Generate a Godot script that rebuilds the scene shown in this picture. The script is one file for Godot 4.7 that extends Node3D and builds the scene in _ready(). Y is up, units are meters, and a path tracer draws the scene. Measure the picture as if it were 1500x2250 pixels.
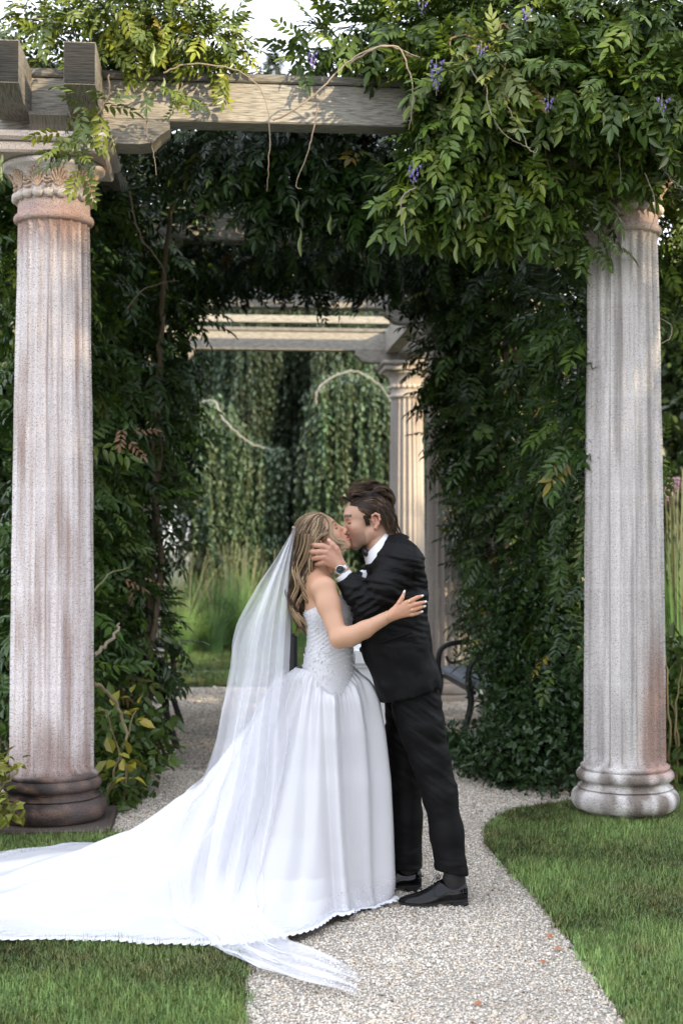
extends Node3D
# A couple kissing on a gravel path before a stone-columned pergola overgrown with wisteria.

var rng := RandomNumberGenerator.new()
var used := {}
var M := {}


# ---------------------------------------------------------------- mesh buffer
class Buf:
	var v := PackedVector3Array()
	var n := PackedVector3Array()
	var c := PackedColorArray()
	var uv := PackedVector2Array()
	var t := PackedInt32Array()

	func vert(p: Vector3, nn: Vector3, col := Color.WHITE, u := Vector2.ZERO) -> int:
		v.append(p)
		n.append(nn)
		c.append(col)
		uv.append(u)
		return v.size() - 1

	func tri(a: int, b: int, d: int) -> void:
		t.append(a)
		t.append(b)
		t.append(d)

	func quad(a: int, b: int, d: int, e: int) -> void:
		tri(a, b, d)
		tri(a, d, e)

	# a rows x cols sheet of vertices already added from index s
	func sheet(s: int, rows: int, cols: int, wrap := false) -> void:
		for i in rows - 1:
			for j in (cols if wrap else cols - 1):
				var k := (j + 1) % cols
				quad(s + i * cols + j, s + i * cols + k, s + (i + 1) * cols + k, s + (i + 1) * cols + j)

	# smooth normals from the faces that begin at triangle index ft
	func smooth(fv := 0, ft := 0) -> void:
		for i in range(fv, v.size()):
			n[i] = Vector3.ZERO
		for i in range(ft, t.size(), 3):
			var a := t[i]
			var b := t[i + 1]
			var d := t[i + 2]
			var f := (v[d] - v[a]).cross(v[b] - v[a])
			n[a] += f
			n[b] += f
			n[d] += f
		for i in range(fv, v.size()):
			n[i] = n[i].normalized() if n[i].length_squared() > 1e-20 else Vector3.UP

	# turn triangles so that they agree with the given normals
	func fix(ft := 0) -> void:
		for i in range(ft, t.size(), 3):
			var a := t[i]
			var b := t[i + 1]
			var d := t[i + 2]
			if (v[d] - v[a]).cross(v[b] - v[a]).dot(n[a] + n[b] + n[d]) < 0.0:
				t[i + 1] = d
				t[i + 2] = b

	func mesh() -> ArrayMesh:
		var a := []
		a.resize(Mesh.ARRAY_MAX)
		a[Mesh.ARRAY_VERTEX] = v
		a[Mesh.ARRAY_NORMAL] = n
		a[Mesh.ARRAY_COLOR] = c
		a[Mesh.ARRAY_TEX_UV] = uv
		a[Mesh.ARRAY_INDEX] = t
		var m := ArrayMesh.new()
		m.add_surface_from_arrays(Mesh.PRIMITIVE_TRIANGLES, a)
		return m

	# box with small chamfers on its edges
	func box(xf: Transform3D, size: Vector3, ch := 0.006, col := Color.WHITE) -> void:
		var h := size * 0.5
		var ft := t.size()
		for ax in 3:
			for s in [-1.0, 1.0]:
				var b := (ax + 1) % 3
				var d := (ax + 2) % 3
				var k := PackedInt32Array()
				for q in [[-1, -1], [1, -1], [1, 1], [-1, 1]]:
					var p := Vector3.ZERO
					p[ax] = s * h[ax]
					p[b] = q[0] * (h[b] - ch)
					p[d] = q[1] * (h[d] - ch)
					var nn := Vector3.ZERO
					nn[ax] = s
					k.append(vert(xf * p, xf.basis * nn, col, Vector2(p[b], p[d])))
				quad(k[0], k[1], k[2], k[3])
		if ch > 0.0:
			for ax in 3:
				var b := (ax + 1) % 3
				var d := (ax + 2) % 3
				for q in [[-1, -1], [1, -1], [1, 1], [-1, 1]]:
					var nn := Vector3.ZERO
					nn[b] = q[0]
					nn[d] = q[1]
					nn = (xf.basis * nn).normalized()
					var k := PackedInt32Array()
					for e in [[-1, 0], [1, 0], [1, 1], [-1, 1]]:
						var p := Vector3.ZERO
						p[ax] = e[0] * (h[ax] - ch)
						p[b] = q[0] * (h[b] - (ch if e[1] == 0 else 0.0))
						p[d] = q[1] * (h[d] - (0.0 if e[1] == 0 else ch))
						k.append(vert(xf * p, nn, col))
					quad(k[0], k[1], k[2], k[3])
		fix(ft)

	# tube through points; r is one radius per point
	func tube(pts: PackedVector3Array, r: PackedFloat32Array, sides := 6, col := Color.WHITE, flat := 1.0, hint := Vector3.ZERO, tip := Color(-1, 0, 0)) -> void:
		var s := v.size()
		var ft := t.size()
		var up := hint if hint != Vector3.ZERO else Vector3(0.31, 0.27, 0.91)
		var m := pts.size()
		for i in m:
			var d := (pts[mini(i + 1, m - 1)] - pts[maxi(i - 1, 0)]).normalized()
			var x := d.cross(up)
			if x.length_squared() < 1e-6:
				x = d.cross(Vector3(0.9, 0.1, 0.2))
			x = x.normalized()
			var y := x.cross(d).normalized()
			if hint == Vector3.ZERO:
				up = y
			var cc := col if tip.r < 0.0 else col.lerp(tip, float(i) / (m - 1))
			for j in sides:
				var a := TAU * j / sides
				var o := x * cos(a) + y * sin(a) * flat
				vert(pts[i] + o * r[i], (x * cos(a) * flat + y * sin(a)).normalized(), cc, Vector2(float(j) / sides, float(i) / m))
		sheet(s, m, sides, true)
		for e in 2:
			var row := s + (m - 1) * sides * e
			for j in range(1, sides - 1):
				tri(row, row + j, row + j + 1)
		fix(ft)

	# surface of revolution: profile of (radius, height)
	func lathe(prof: PackedVector2Array, seg := 48, col := Color.WHITE, at := Vector3.ZERO) -> void:
		var s := v.size()
		var ft := t.size()
		for i in prof.size():
			for j in seg:
				var a := TAU * j / seg
				vert(at + Vector3(prof[i].x * cos(a), prof[i].y, prof[i].x * sin(a)), Vector3.UP, col, Vector2(float(j) / seg, prof[i].y))
		sheet(s, prof.size(), seg, true)
		smooth(s, ft)

	func ball(cn: Vector3, r: Vector3, col := Color.WHITE, b := Basis(), seg := 10, rings := 7) -> void:
		var s := v.size()
		var ft := t.size()
		for i in rings + 1:
			var e := PI * i / rings
			for j in seg:
				var a := TAU * j / seg
				var u := Vector3(sin(e) * cos(a), cos(e), sin(e) * sin(a))
				vert(cn + b * (u * r), (b * (u / r)).normalized(), col)
		sheet(s, rings + 1, seg, true)
		fix(ft)


# ---------------------------------------------------------------- distance field, meshed by surface nets
class Field:
	var o: Vector3
	var h: float
	var nx: int
	var ny: int
	var nz: int
	var d := PackedFloat32Array()

	func _init(lo: Vector3, hi: Vector3, cell: float) -> void:
		o = lo
		h = cell
		nx = int((hi.x - lo.x) / cell) + 2
		ny = int((hi.y - lo.y) / cell) + 2
		nz = int((hi.z - lo.z) / cell) + 2
		d.resize(nx * ny * nz)
		d.fill(9.0)

	func _range(lo: Vector3, hi: Vector3) -> Array:
		var a := (lo - o) / h
		var b := (hi - o) / h
		return [clampi(floori(a.x), 0, nx - 1), clampi(ceili(b.x), 0, nx - 1), clampi(floori(a.y), 0, ny - 1), clampi(ceili(b.y), 0, ny - 1), clampi(floori(a.z), 0, nz - 1), clampi(ceili(b.z), 0, nz - 1)]

	# tapered capsule joined with a smooth minimum
	func cone(a: Vector3, b: Vector3, ra: float, rb: float, k := 0.01) -> void:
		var m := maxf(ra, rb) + maxf(k, 2.5 * h)
		var q := Vector3(m, m, m)
		var w := _range(Vector3(minf(a.x, b.x), minf(a.y, b.y), minf(a.z, b.z)) - q, Vector3(maxf(a.x, b.x), maxf(a.y, b.y), maxf(a.z, b.z)) + q)
		var ab := b - a
		var inv := 1.0 / maxf(ab.length_squared(), 1e-9)
		for iz in range(w[4], w[5] + 1):
			for iy in range(w[2], w[3] + 1):
				var row := (iz * ny + iy) * nx
				var p := Vector3(0, o.y + iy * h, o.z + iz * h) - a
				for ix in range(w[0], w[1] + 1):
					p.x = o.x + ix * h - a.x
					var t := clampf(p.dot(ab) * inv, 0.0, 1.0)
					var e := (p - ab * t).length() - ra - (rb - ra) * t
					var f := d[row + ix]
					var g := absf(f - e)
					d[row + ix] = minf(f, e) if g >= k else minf(f, e) - (k - g) * (k - g) * 0.25 / k

	func chain(pts: Array, rad: Array, k := 0.01) -> void:
		for i in pts.size() - 1:
			cone(pts[i], pts[i + 1], rad[i], rad[i + 1], k)

	func ell(cn: Vector3, r: Vector3, k := 0.01, carve := false, bs := Basis()) -> void:
		var m := maxf(r.x, maxf(r.y, r.z)) + maxf(k, 2.5 * h)
		var q := Vector3(m, m, m)
		var w := _range(cn - q, cn + q)
		var inv := bs.inverse()
		var i1 := Vector3.ONE / r
		for iz in range(w[4], w[5] + 1):
			for iy in range(w[2], w[3] + 1):
				var row := (iz * ny + iy) * nx
				for ix in range(w[0], w[1] + 1):
					var p := inv * (Vector3(o.x + ix * h, o.y + iy * h, o.z + iz * h) - cn) * i1
					var k0 := p.length()
					var e := k0 * (k0 - 1.0) / maxf((p * i1).length(), 1e-6)
					var f := d[row + ix]
					if carve:
						e = -e
						var g2 := absf(f - e)
						d[row + ix] = maxf(f, e) if g2 >= k else maxf(f, e) + (k - g2) * (k - g2) * 0.25 / k
					else:
						var g := absf(f - e)
						d[row + ix] = minf(f, e) if g >= k else minf(f, e) - (k - g) * (k - g) * 0.25 / k

	# keep only where f(position) is below 0
	func trim(f: Callable) -> void:
		for iz in nz:
			for iy in ny:
				var row := (iz * ny + iy) * nx
				for ix in nx:
					if d[row + ix] < 3.0 * h:
						d[row + ix] = maxf(d[row + ix], f.call(Vector3(o.x + ix * h, o.y + iy * h, o.z + iz * h)))

	# keep what lies behind the plane through p with outward normal nn
	func cut(p: Vector3, nn: Vector3, lo := Vector3(-9, -9, -9), hi := Vector3(9, 9, 9)) -> void:
		var w := _range(lo, hi)
		nn = nn.normalized()
		for iz in range(w[4], w[5] + 1):
			for iy in range(w[2], w[3] + 1):
				var row := (iz * ny + iy) * nx
				var e := nn.dot(Vector3(o.x, o.y + iy * h, o.z + iz * h) - p)
				for ix in range(w[0], w[1] + 1):
					d[row + ix] = maxf(d[row + ix], e + nn.x * ix * h)

	# add f(position) to the distance near the surface
	func bend(f: Callable) -> void:
		for iz in nz:
			for iy in ny:
				var row := (iz * ny + iy) * nx
				for ix in nx:
					if absf(d[row + ix]) < 3.0 * h:
						d[row + ix] += f.call(Vector3(o.x + ix * h, o.y + iy * h, o.z + iz * h))

	func into(b: Buf, xf: Transform3D, colour: Callable) -> void:
		var at := PackedInt32Array()
		at.resize(nx * ny * nz)
		var sy := nx
		var sz := nx * ny
		var ft := b.t.size()
		var off := [0, 1, sy, sy + 1, sz, sz + 1, sz + sy, sz + sy + 1]
		for iz in nz - 1:
			for iy in ny - 1:
				var row := (iz * ny + iy) * nx
				for ix in nx - 1:
					var i := row + ix
					var d0 := d[i]
					if d0 > 4.0 * h or d0 < -4.0 * h:
						continue
					var d1 := d[i + 1]
					var d2 := d[i + sy]
					var d3 := d[i + sy + 1]
					var d4 := d[i + sz]
					var d5 := d[i + sz + 1]
					var d6 := d[i + sz + sy]
					var d7 := d[i + sz + sy + 1]
					var neg := int(d0 < 0) + int(d1 < 0) + int(d2 < 0) + int(d3 < 0) + int(d4 < 0) + int(d5 < 0) + int(d6 < 0) + int(d7 < 0)
					if neg == 0 or neg == 8:
						continue
					var g := Vector3(d1 + d3 + d5 + d7 - d0 - d2 - d4 - d6, d2 + d3 + d6 + d7 - d0 - d1 - d4 - d5, d4 + d5 + d6 + d7 - d0 - d1 - d2 - d3)
					var s := Vector3.ZERO
					var m := 0
					var dd := [d0, d1, d2, d3, d4, d5, d6, d7]
					for e in EDGES:
						var a: float = dd[e[0]]
						var c: float = dd[e[1]]
						if (a < 0) != (c < 0):
							var u := a / (a - c)
							s += CORNERS[e[0]] + (CORNERS[e[1]] - CORNERS[e[0]]) * u
							m += 1
					var p := o + (Vector3(ix, iy, iz) + s / m) * h
					var k := b.vert(xf * p, (xf.basis * g).normalized(), colour.call(p))
					at[i] = k
					if iy > 0 and iz > 0 and (d0 < 0) != (d1 < 0):
						b.quad(k, at[i - sy], at[i - sy - sz], at[i - sz])
					if ix > 0 and iz > 0 and (d0 < 0) != (d2 < 0):
						b.quad(k, at[i - 1], at[i - 1 - sz], at[i - sz])
					if ix > 0 and iy > 0 and (d0 < 0) != (d4 < 0):
						b.quad(k, at[i - 1], at[i - 1 - sy], at[i - sy])
		b.fix(ft)

	const CORNERS := [Vector3(0, 0, 0), Vector3(1, 0, 0), Vector3(0, 1, 0), Vector3(1, 1, 0), Vector3(0, 0, 1), Vector3(1, 0, 1), Vector3(0, 1, 1), Vector3(1, 1, 1)]
	const EDGES := [[0, 1], [2, 3], [4, 5], [6, 7], [0, 2], [1, 3], [4, 6], [5, 7], [0, 4], [1, 5], [2, 6], [3, 7]]


# ---------------------------------------------------------------- naming and committing
func numbered(called: String, under: Node) -> String:
	var key := str(under.get_instance_id()) + called
	used[key] = used.get(key, -1) + 1
	return called if used[key] == 0 else "%s_%03d" % [called, used[key]]


func thing(called: String, label: String, category: String, at := Vector3.ZERO, turn := 0.0, group := "") -> Node3D:
	var o := Node3D.new()
	o.name = numbered(called, self)
	add_child(o, true)
	o.position = at
	o.rotation.y = turn
	return tag(o, label, category, group)


func tag(o: Node3D, label: String, category := "", group := "", kind := "") -> Node3D:
	o.set_meta("label", label)
	if category:
		o.set_meta("category", category)
	if group:
		o.set_meta("group", group)
	if kind:
		o.set_meta("kind", kind)
	return o


func put(called: String, mesh: Mesh, mat: Material, parent: Node3D = self, xf := Transform3D()) -> MeshInstance3D:
	var o := MeshInstance3D.new()
	o.name = numbered(called, parent)
	o.mesh = mesh
	o.material_override = mat
	o.transform = xf
	parent.add_child(o, true)
	return o


func part(called: String, b: Buf, mat: Material, parent: Node3D = self) -> MeshInstance3D:
	return put(called, b.mesh(), mat, parent)


func many(called: String, mesh: Mesh, mat: Material, where: Array, tints: PackedColorArray, parent: Node3D = self) -> MultiMeshInstance3D:
	var mm := MultiMesh.new()
	mm.transform_format = MultiMesh.TRANSFORM_3D
	mm.use_colors = true
	mm.mesh = mesh
	mm.instance_count = where.size()
	for i in where.size():
		mm.set_instance_transform(i, where[i])
		mm.set_instance_color(i, tints[i])
	var o := MultiMeshInstance3D.new()
	o.name = numbered(called, parent)
	o.multimesh = mm
	o.material_override = mat
	parent.add_child(o, true)
	o.set_meta("kind", "stuff")
	return o


func lin(r: float, g: float, b: float) -> Color:
	return Color(r, g, b).linear_to_srgb()


func rf(a: float, b: float) -> float:
	return rng.randf_range(a, b)


func rdir() -> Vector3:
	return Vector3(rng.randfn(), rng.randfn(), rng.randfn()).normalized()


func curve(pts: Array, steps: int) -> PackedVector3Array:
	var out := PackedVector3Array()
	var m := pts.size()
	for i in steps + 1:
		var f := float(i) / steps * (m - 1)
		var k := mini(int(f), m - 2)
		var p: Vector3 = pts[k]
		out.append(p.cubic_interpolate(pts[k + 1], pts[maxi(k - 1, 0)], pts[mini(k + 2, m - 1)], f - k))
	return out


func taper(r0: float, r1: float, m: int) -> PackedFloat32Array:
	var out := PackedFloat32Array()
	for i in m:
		out.append(lerpf(r0, r1, float(i) / (m - 1)))
	return out


func noise(freq: float, sd: int, oct := 4, kind := FastNoiseLite.TYPE_SIMPLEX_SMOOTH) -> FastNoiseLite:
	var f := FastNoiseLite.new()
	f.noise_type = kind
	f.frequency = freq
	f.seed = sd
	f.fractal_octaves = oct
	return f


func tex(f: FastNoiseLite, stops: Array, size := 512, normal := 0.0) -> NoiseTexture2D:
	var t := NoiseTexture2D.new()
	t.width = size
	t.height = size
	t.seamless = true
	t.noise = f
	if normal > 0.0:
		t.as_normal_map = true
		t.bump_strength = normal
	if stops:
		var g := Gradient.new()
		g.offsets = PackedFloat32Array()
		var offs := PackedFloat32Array()
		var cols := PackedColorArray()
		for s in stops:
			offs.append(s[0])
			cols.append(s[1])
		g.offsets = offs
		g.colors = cols
		t.color_ramp = g
	return t


func mat(called: String, col: Color, rough: float, vc := false) -> StandardMaterial3D:
	var m := StandardMaterial3D.new()
	m.resource_name = called
	m.albedo_color = col
	m.roughness = rough
	m.vertex_color_use_as_albedo = vc
	M[called] = m
	return m


func tri_uv(m: StandardMaterial3D, s: Vector3, world := true) -> void:
	m.uv1_triplanar = true
	m.uv1_world_triplanar = world
	m.uv1_scale = s
	m.uv1_triplanar_sharpness = 4.0


func materials() -> void:
	var m: StandardMaterial3D
	# weathered speckled stone
	m = mat("stone", Color.WHITE, 0.85, true)
	m.albedo_texture = tex(noise(0.055, 3, 3), [[0.0, lin(0.22, 0.15, 0.12)], [0.24, lin(0.42, 0.34, 0.3)], [0.36, lin(0.84, 0.8, 0.78)], [0.64, lin(0.96, 0.95, 0.95)], [0.76, lin(0.84, 0.78, 0.74)], [1.0, lin(0.3, 0.24, 0.21)]], 1024)
	m.heightmap_enabled = true
	m.heightmap_texture = tex(noise(0.06, 8, 4), [], 512)
	m.heightmap_scale = 0.35
	tri_uv(m, Vector3(1.9, 1.9, 1.9))
	# silvered oak; grain runs along x (cross beams) or along z (rafters)
	for k in 2:
		m = mat("wood_across" if k == 0 else "wood_along", Color.WHITE, 0.8, true)
		m.albedo_texture = tex(noise(0.03, 21, 5), [[0.0, lin(0.1, 0.09, 0.075)], [0.35, lin(0.26, 0.24, 0.21)], [0.55, lin(0.39, 0.37, 0.335)], [0.75, lin(0.47, 0.45, 0.415)], [1.0, lin(0.2, 0.18, 0.15)]], 1024)
		m.heightmap_enabled = true
		m.heightmap_texture = tex(noise(0.03, 22, 4), [], 512)
		m.heightmap_scale = 0.4
		tri_uv(m, Vector3(0.3, 4.2, 4.2) if k == 0 else Vector3(4.2, 4.2, 0.3), false)
	# ground
	m = mat("gravel_bed", Color.WHITE, 0.95)
	m.albedo_texture = tex(noise(0.28, 5, 2, FastNoiseLite.TYPE_CELLULAR), [[0.0, lin(0.58, 0.53, 0.45)], [0.25, lin(0.46, 0.42, 0.355)], [0.5, lin(0.27, 0.24, 0.2)], [1.0, lin(0.1, 0.09, 0.075)]], 1024)
	m.heightmap_enabled = true
	m.heightmap_texture = tex(noise(0.14, 5, 2, FastNoiseLite.TYPE_CELLULAR), [[0.0, Color.WHITE], [1.0, Color.BLACK]], 1024)
	m.heightmap_scale = 0.7
	tri_uv(m, Vector3(0.55, 0.55, 0.55))
	m = mat("soil", Color.WHITE, 1.0)
	m.albedo_texture = tex(noise(0.05, 11, 4), [[0.0, lin(0.02, 0.024, 0.01)], [0.5, lin(0.045, 0.062, 0.022)], [1.0, lin(0.085, 0.095, 0.04)]], 512)
	tri_uv(m, Vector3(0.9, 0.9, 0.9))
	m = mat("pebble", Color.WHITE, 0.8, true)
	m = mat("blade", Color.WHITE, 0.55, true)
	m.backlight = Color(0.42, 0.5, 0.14)
	m = mat("leaf", Color.WHITE, 0.4, true)
	m.metallic_specular = 0.5
	m.backlight = Color(0.42, 0.5, 0.1)
	m = mat("bark", Color.WHITE, 0.9, true)
	m = mat("petal", Color.WHITE, 0.6, true)
	m.backlight = Color(0.4, 0.4, 0.5)
	# people
	m = mat("skin", Color.WHITE, 0.45, true)
	m.subsurf_scatter_enabled = true
	m.subsurf_scatter_strength = 0.12
	m = mat("hair", Color.WHITE, 0.42, true)
	m.metallic_specular = 0.36
	m = mat("wool", Color.WHITE, 0.6, true)
	m.metallic_specular = 0.28
	m.heightmap_enabled = true
	m.heightmap_texture = tex(noise(0.2, 31, 2), [], 256)
	m.heightmap_scale = 0.02
	tri_uv(m, Vector3(8, 8, 8))
	m = mat("satin_black", lin(0.012, 0.012, 0.014), 0.4)
	m = mat("patent", lin(0.004, 0.004, 0.005), 0.06)
	m.metallic_specular = 0.38
	m = mat("sole", lin(0.006, 0.006, 0.006), 0.6)
	m = mat("cotton", lin(0.72, 0.72, 0.74), 0.75)
	m = mat("satin", lin(0.6, 0.592, 0.61), 0.36)
	m.metallic_specular = 0.6
	m = mat("steel", lin(0.75, 0.74, 0.72), 0.25)
	m.metallic = 1.0
	m = mat("gold", lin(0.85, 0.6, 0.3), 0.25)
	m.metallic = 1.0
	m = mat("dial", lin(0.02, 0.03, 0.045), 0.2)
	m = mat("tulle", Color(0.96, 0.96, 0.975, 0.31), 0.7, true)
	m.transparency = BaseMaterial3D.TRANSPARENCY_ALPHA
	m.cull_mode = BaseMaterial3D.CULL_DISABLED
	m.backlight = Color(0.7, 0.7, 0.74)
	m = mat("white_paint", lin(0.78, 0.78, 0.77), 0.45)
	m = mat("black_metal", lin(0.015, 0.015, 0.016), 0.4)
	m = mat("grey_cushion", lin(0.3, 0.33, 0.38), 0.8)
	m = mat("lace", Color.WHITE, 0.7)
	m.albedo_texture = lace_picture()
	m.transparency = BaseMaterial3D.TRANSPARENCY_ALPHA
	m.cull_mode = BaseMaterial3D.CULL_DISABLED
	m = mat("beaded", lin(0.8, 0.8, 0.83), 0.4)
	m.heightmap_enabled = true
	m.heightmap_texture = tex(noise(0.11, 41, 3, FastNoiseLite.TYPE_CELLULAR), [], 512)
	m.heightmap_scale = 0.9
	tri_uv(m, Vector3(4, 4, 4))


# openwork lace: scrolls, flowers and a fine net, white with holes
func lace_picture() -> ImageTexture:
	var s := 256
	var im := Image.create_empty(s, s, false, Image.FORMAT_RGBA8)
	var f := noise(0.03, 77, 2)
	for y in s:
		for x in s:
			var a := 0.1 + 0.1 * float((x / 3 + y / 3) % 2)
			for q in [[64, 150, 44.0], [192, 150, 44.0], [128, 90, 30.0], [0, 90, 30.0], [256, 90, 30.0]]:
				var u := Vector2(x - q[0], y - q[1])
				var r: float = u.length() / q[2]
				if r < 1.0:
					var pet := 0.6 + 0.35 * cos(u.angle() * 6.0 + r * 2.5)
					if absf(r - pet) < 0.13 or r < 0.18 or absf(sin(u.angle() * 2.0 + r * 9.0)) < 0.22:
						a = 1.0
			if absf(f.get_noise_2d(x, y)) < 0.05:
				a = 1.0
			if y > s - 26:
				var edge := 10.0 * absf(sin(x * PI / 64.0))
				a = 1.0 if y < s - 14 + edge else 0.0
			if y < 120:
				a *= y / 120.0
			im.set_pixel(x, y, Color(0.86, 0.86, 0.88, a))
	return ImageTexture.create_from_image(im)


# ---------------------------------------------------------------- ground
# a flat sheet from an outline (x, z), triangulated
func flat(called: String, outline: PackedVector2Array, y: float, m: Material, skirt := 0.0) -> MeshInstance3D:
	var b := Buf.new()
	for p in outline:
		b.vert(Vector3(p.x, y, p.y), Vector3.UP)
	var ix := Geometry2D.triangulate_polygon(outline)
	for i in range(0, ix.size(), 3):
		b.tri(ix[i], ix[i + 1], ix[i + 2])
	if skirt > 0.0:
		var k := outline.size()
		for i in k:
			var p := outline[i]
			var q := outline[(i + 1) % k]
			var nn := Vector3(q.y - p.y, 0, p.x - q.x).normalized()
			var s := b.vert(Vector3(p.x, y, p.y), nn)
			b.vert(Vector3(q.x, y, q.y), nn)
			b.vert(Vector3(q.x, y - skirt, q.y), nn)
			b.vert(Vector3(p.x, y - skirt, p.y), nn)
			b.quad(s, s + 1, s + 2, s + 3)
	b.fix()
	var o := part(called, b, m)
	o.set_meta("kind", "structure")
	return o


var lawn_right := PackedVector2Array([Vector2(0.98, -2.0), Vector2(0.91, -4.5), Vector2(0.885, -5.4), Vector2(0.835, -6.2), Vector2(0.77, -6.8), Vector2(0.735, -7.25), Vector2(0.77, -7.6), Vector2(0.87, -7.9), Vector2(1.0, -8.15), Vector2(1.3, -8.35), Vector2(2.0, -8.6), Vector2(4.5, -8.8), Vector2(4.5, -2.0)])
var lawn_left := PackedVector2Array([Vector2(-0.27, -2.0), Vector2(-0.31, -4.5), Vector2(-0.36, -5.5), Vector2(-0.46, -6.2), Vector2(-0.68, -6.9), Vector2(-0.93, -7.36), Vector2(-1.3, -7.42), Vector2(-2.2, -7.34), Vector2(-4.5, -7.2), Vector2(-4.5, -2.0)])
var lawn_far := PackedVector2Array([Vector2(-5.5, -15.0), Vector2(5.0, -15.3), Vector2(6.0, -20.5), Vector2(-6.5, -20.5)])


func blade_tuft(blades: int, height: float, spread: float, wide: float, sd: int, curl := 0.5) -> ArrayMesh:
	var r := RandomNumberGenerator.new()
	r.seed = sd
	var b := Buf.new()
	for i in blades:
		var a := r.randf() * TAU
		var out := Vector3(cos(a), 0, sin(a))
		var side := Vector3(-sin(a), 0, cos(a)).rotated(Vector3.UP, r.randf_range(-0.8, 0.8))
		var hh := height * r.randf_range(0.55, 1.0)
		var base := Vector3(r.randf_range(-1, 1), 0, r.randf_range(-1, 1)) * spread
		var lean := r.randf_range(0.1, curl)
		var col := Color(1, 1, 1) * r.randf_range(0.6, 1.4)
		if r.randf() < 0.06:
			col = Color(2.2, 1.6, 1.9)
		var s := b.v.size()
		for k in 3:
			var f := k / 2.0
			var p := base + out * lean * hh * f * f + Vector3.UP * hh * f * (1.0 - 0.35 * lean * f)
			var w := wide * (1.0 - f * 0.92)
			var nn := (out * (0.5 + lean * f) + Vector3.UP * 0.7).normalized()
			b.vert(p - side * w, nn, col)
			b.vert(p + side * w, nn, col)
		b.quad(s, s + 1, s + 3, s + 2)
		b.quad(s + 2, s + 3, s + 5, s + 4)
	b.fix()
	return b.mesh()


func grass_on(outline: PackedVector2Array, x0: float, x1: float, z0: float, z1: float, density: float, called: String, label: String, size := 1.0) -> void:
	var where := [[], [], []]
	var cols := [PackedColorArray(), PackedColorArray(), PackedColorArray()]
	var patch := noise(0.9, 4, 3)
	var dry := noise(1.7, 14, 4)
	var n := int((x1 - x0) * (z1 - z0) * density)
	for i in n:
		var x := rf(x0, x1)
		var z := rf(z0, z1)
		var stray := Vector2(rf(-0.035, 0.035), rf(-0.035, 0.035)) if i % 3 == 0 else Vector2.ZERO
		if not Geometry2D.is_point_in_polygon(Vector2(x, z) + stray, outline):
			continue
		# only what the camera can see, and a step to either side of that
		if absf(x) > -z * 0.33 + 0.3:
			continue
		if called == "far_lawn_grass" and z < -16.38 and z > -17.02:
			continue
		if called == "lawn_grass" and gown_ground(x, z) > 0.035:
			continue
		var s := rf(0.6, 1.25) * size
		var k := rng.randi() % 3
		var pn := patch.get_noise_2d(x, z)
		where[k].append(Transform3D(Basis(Vector3.UP, rng.randf() * TAU).scaled(Vector3(s, s * rf(0.7, 1.2) * (1.0 + 0.5 * pn), s)), Vector3(x, 0.012, z)))
		var g := 0.85 + 0.6 * pn + rf(-0.3, 0.3)
		cols[k].append(Color(0.3 * g + 0.13 * pow(rng.randf(), 2.0), 0.48 * g, 0.14 * g).lerp(Color(0.5, 0.46, 0.2), clampf(dry.get_noise_2d(x, z) * 1.2 - 0.25, 0.0, 0.4)))
	var holder := tag(Node3D.new(), label, "grass", "", "stuff")
	holder.name = numbered(called, self)
	add_child(holder, true)
	for k in 3:
		many("blades", blade_tuft(10, 0.047, 0.018, 0.0021, 5 + k, 0.9), M.blade, where[k], cols[k], holder)


func pebble_mesh(sd: int) -> ArrayMesh:
	var r := RandomNumberGenerator.new()
	r.seed = sd
	var b := Buf.new()
	b.ball(Vector3.ZERO, Vector3(1.0, 0.7, 0.85), Color.WHITE, Basis(), 6, 4)
	for i in b.v.size():
		b.v[i] *= 1.0 + 0.22 * sin(b.v[i].x * 5.0 + sd) * cos(b.v[i].z * 4.0 + sd * 2.0)
	b.smooth()
	return b.mesh()


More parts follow.
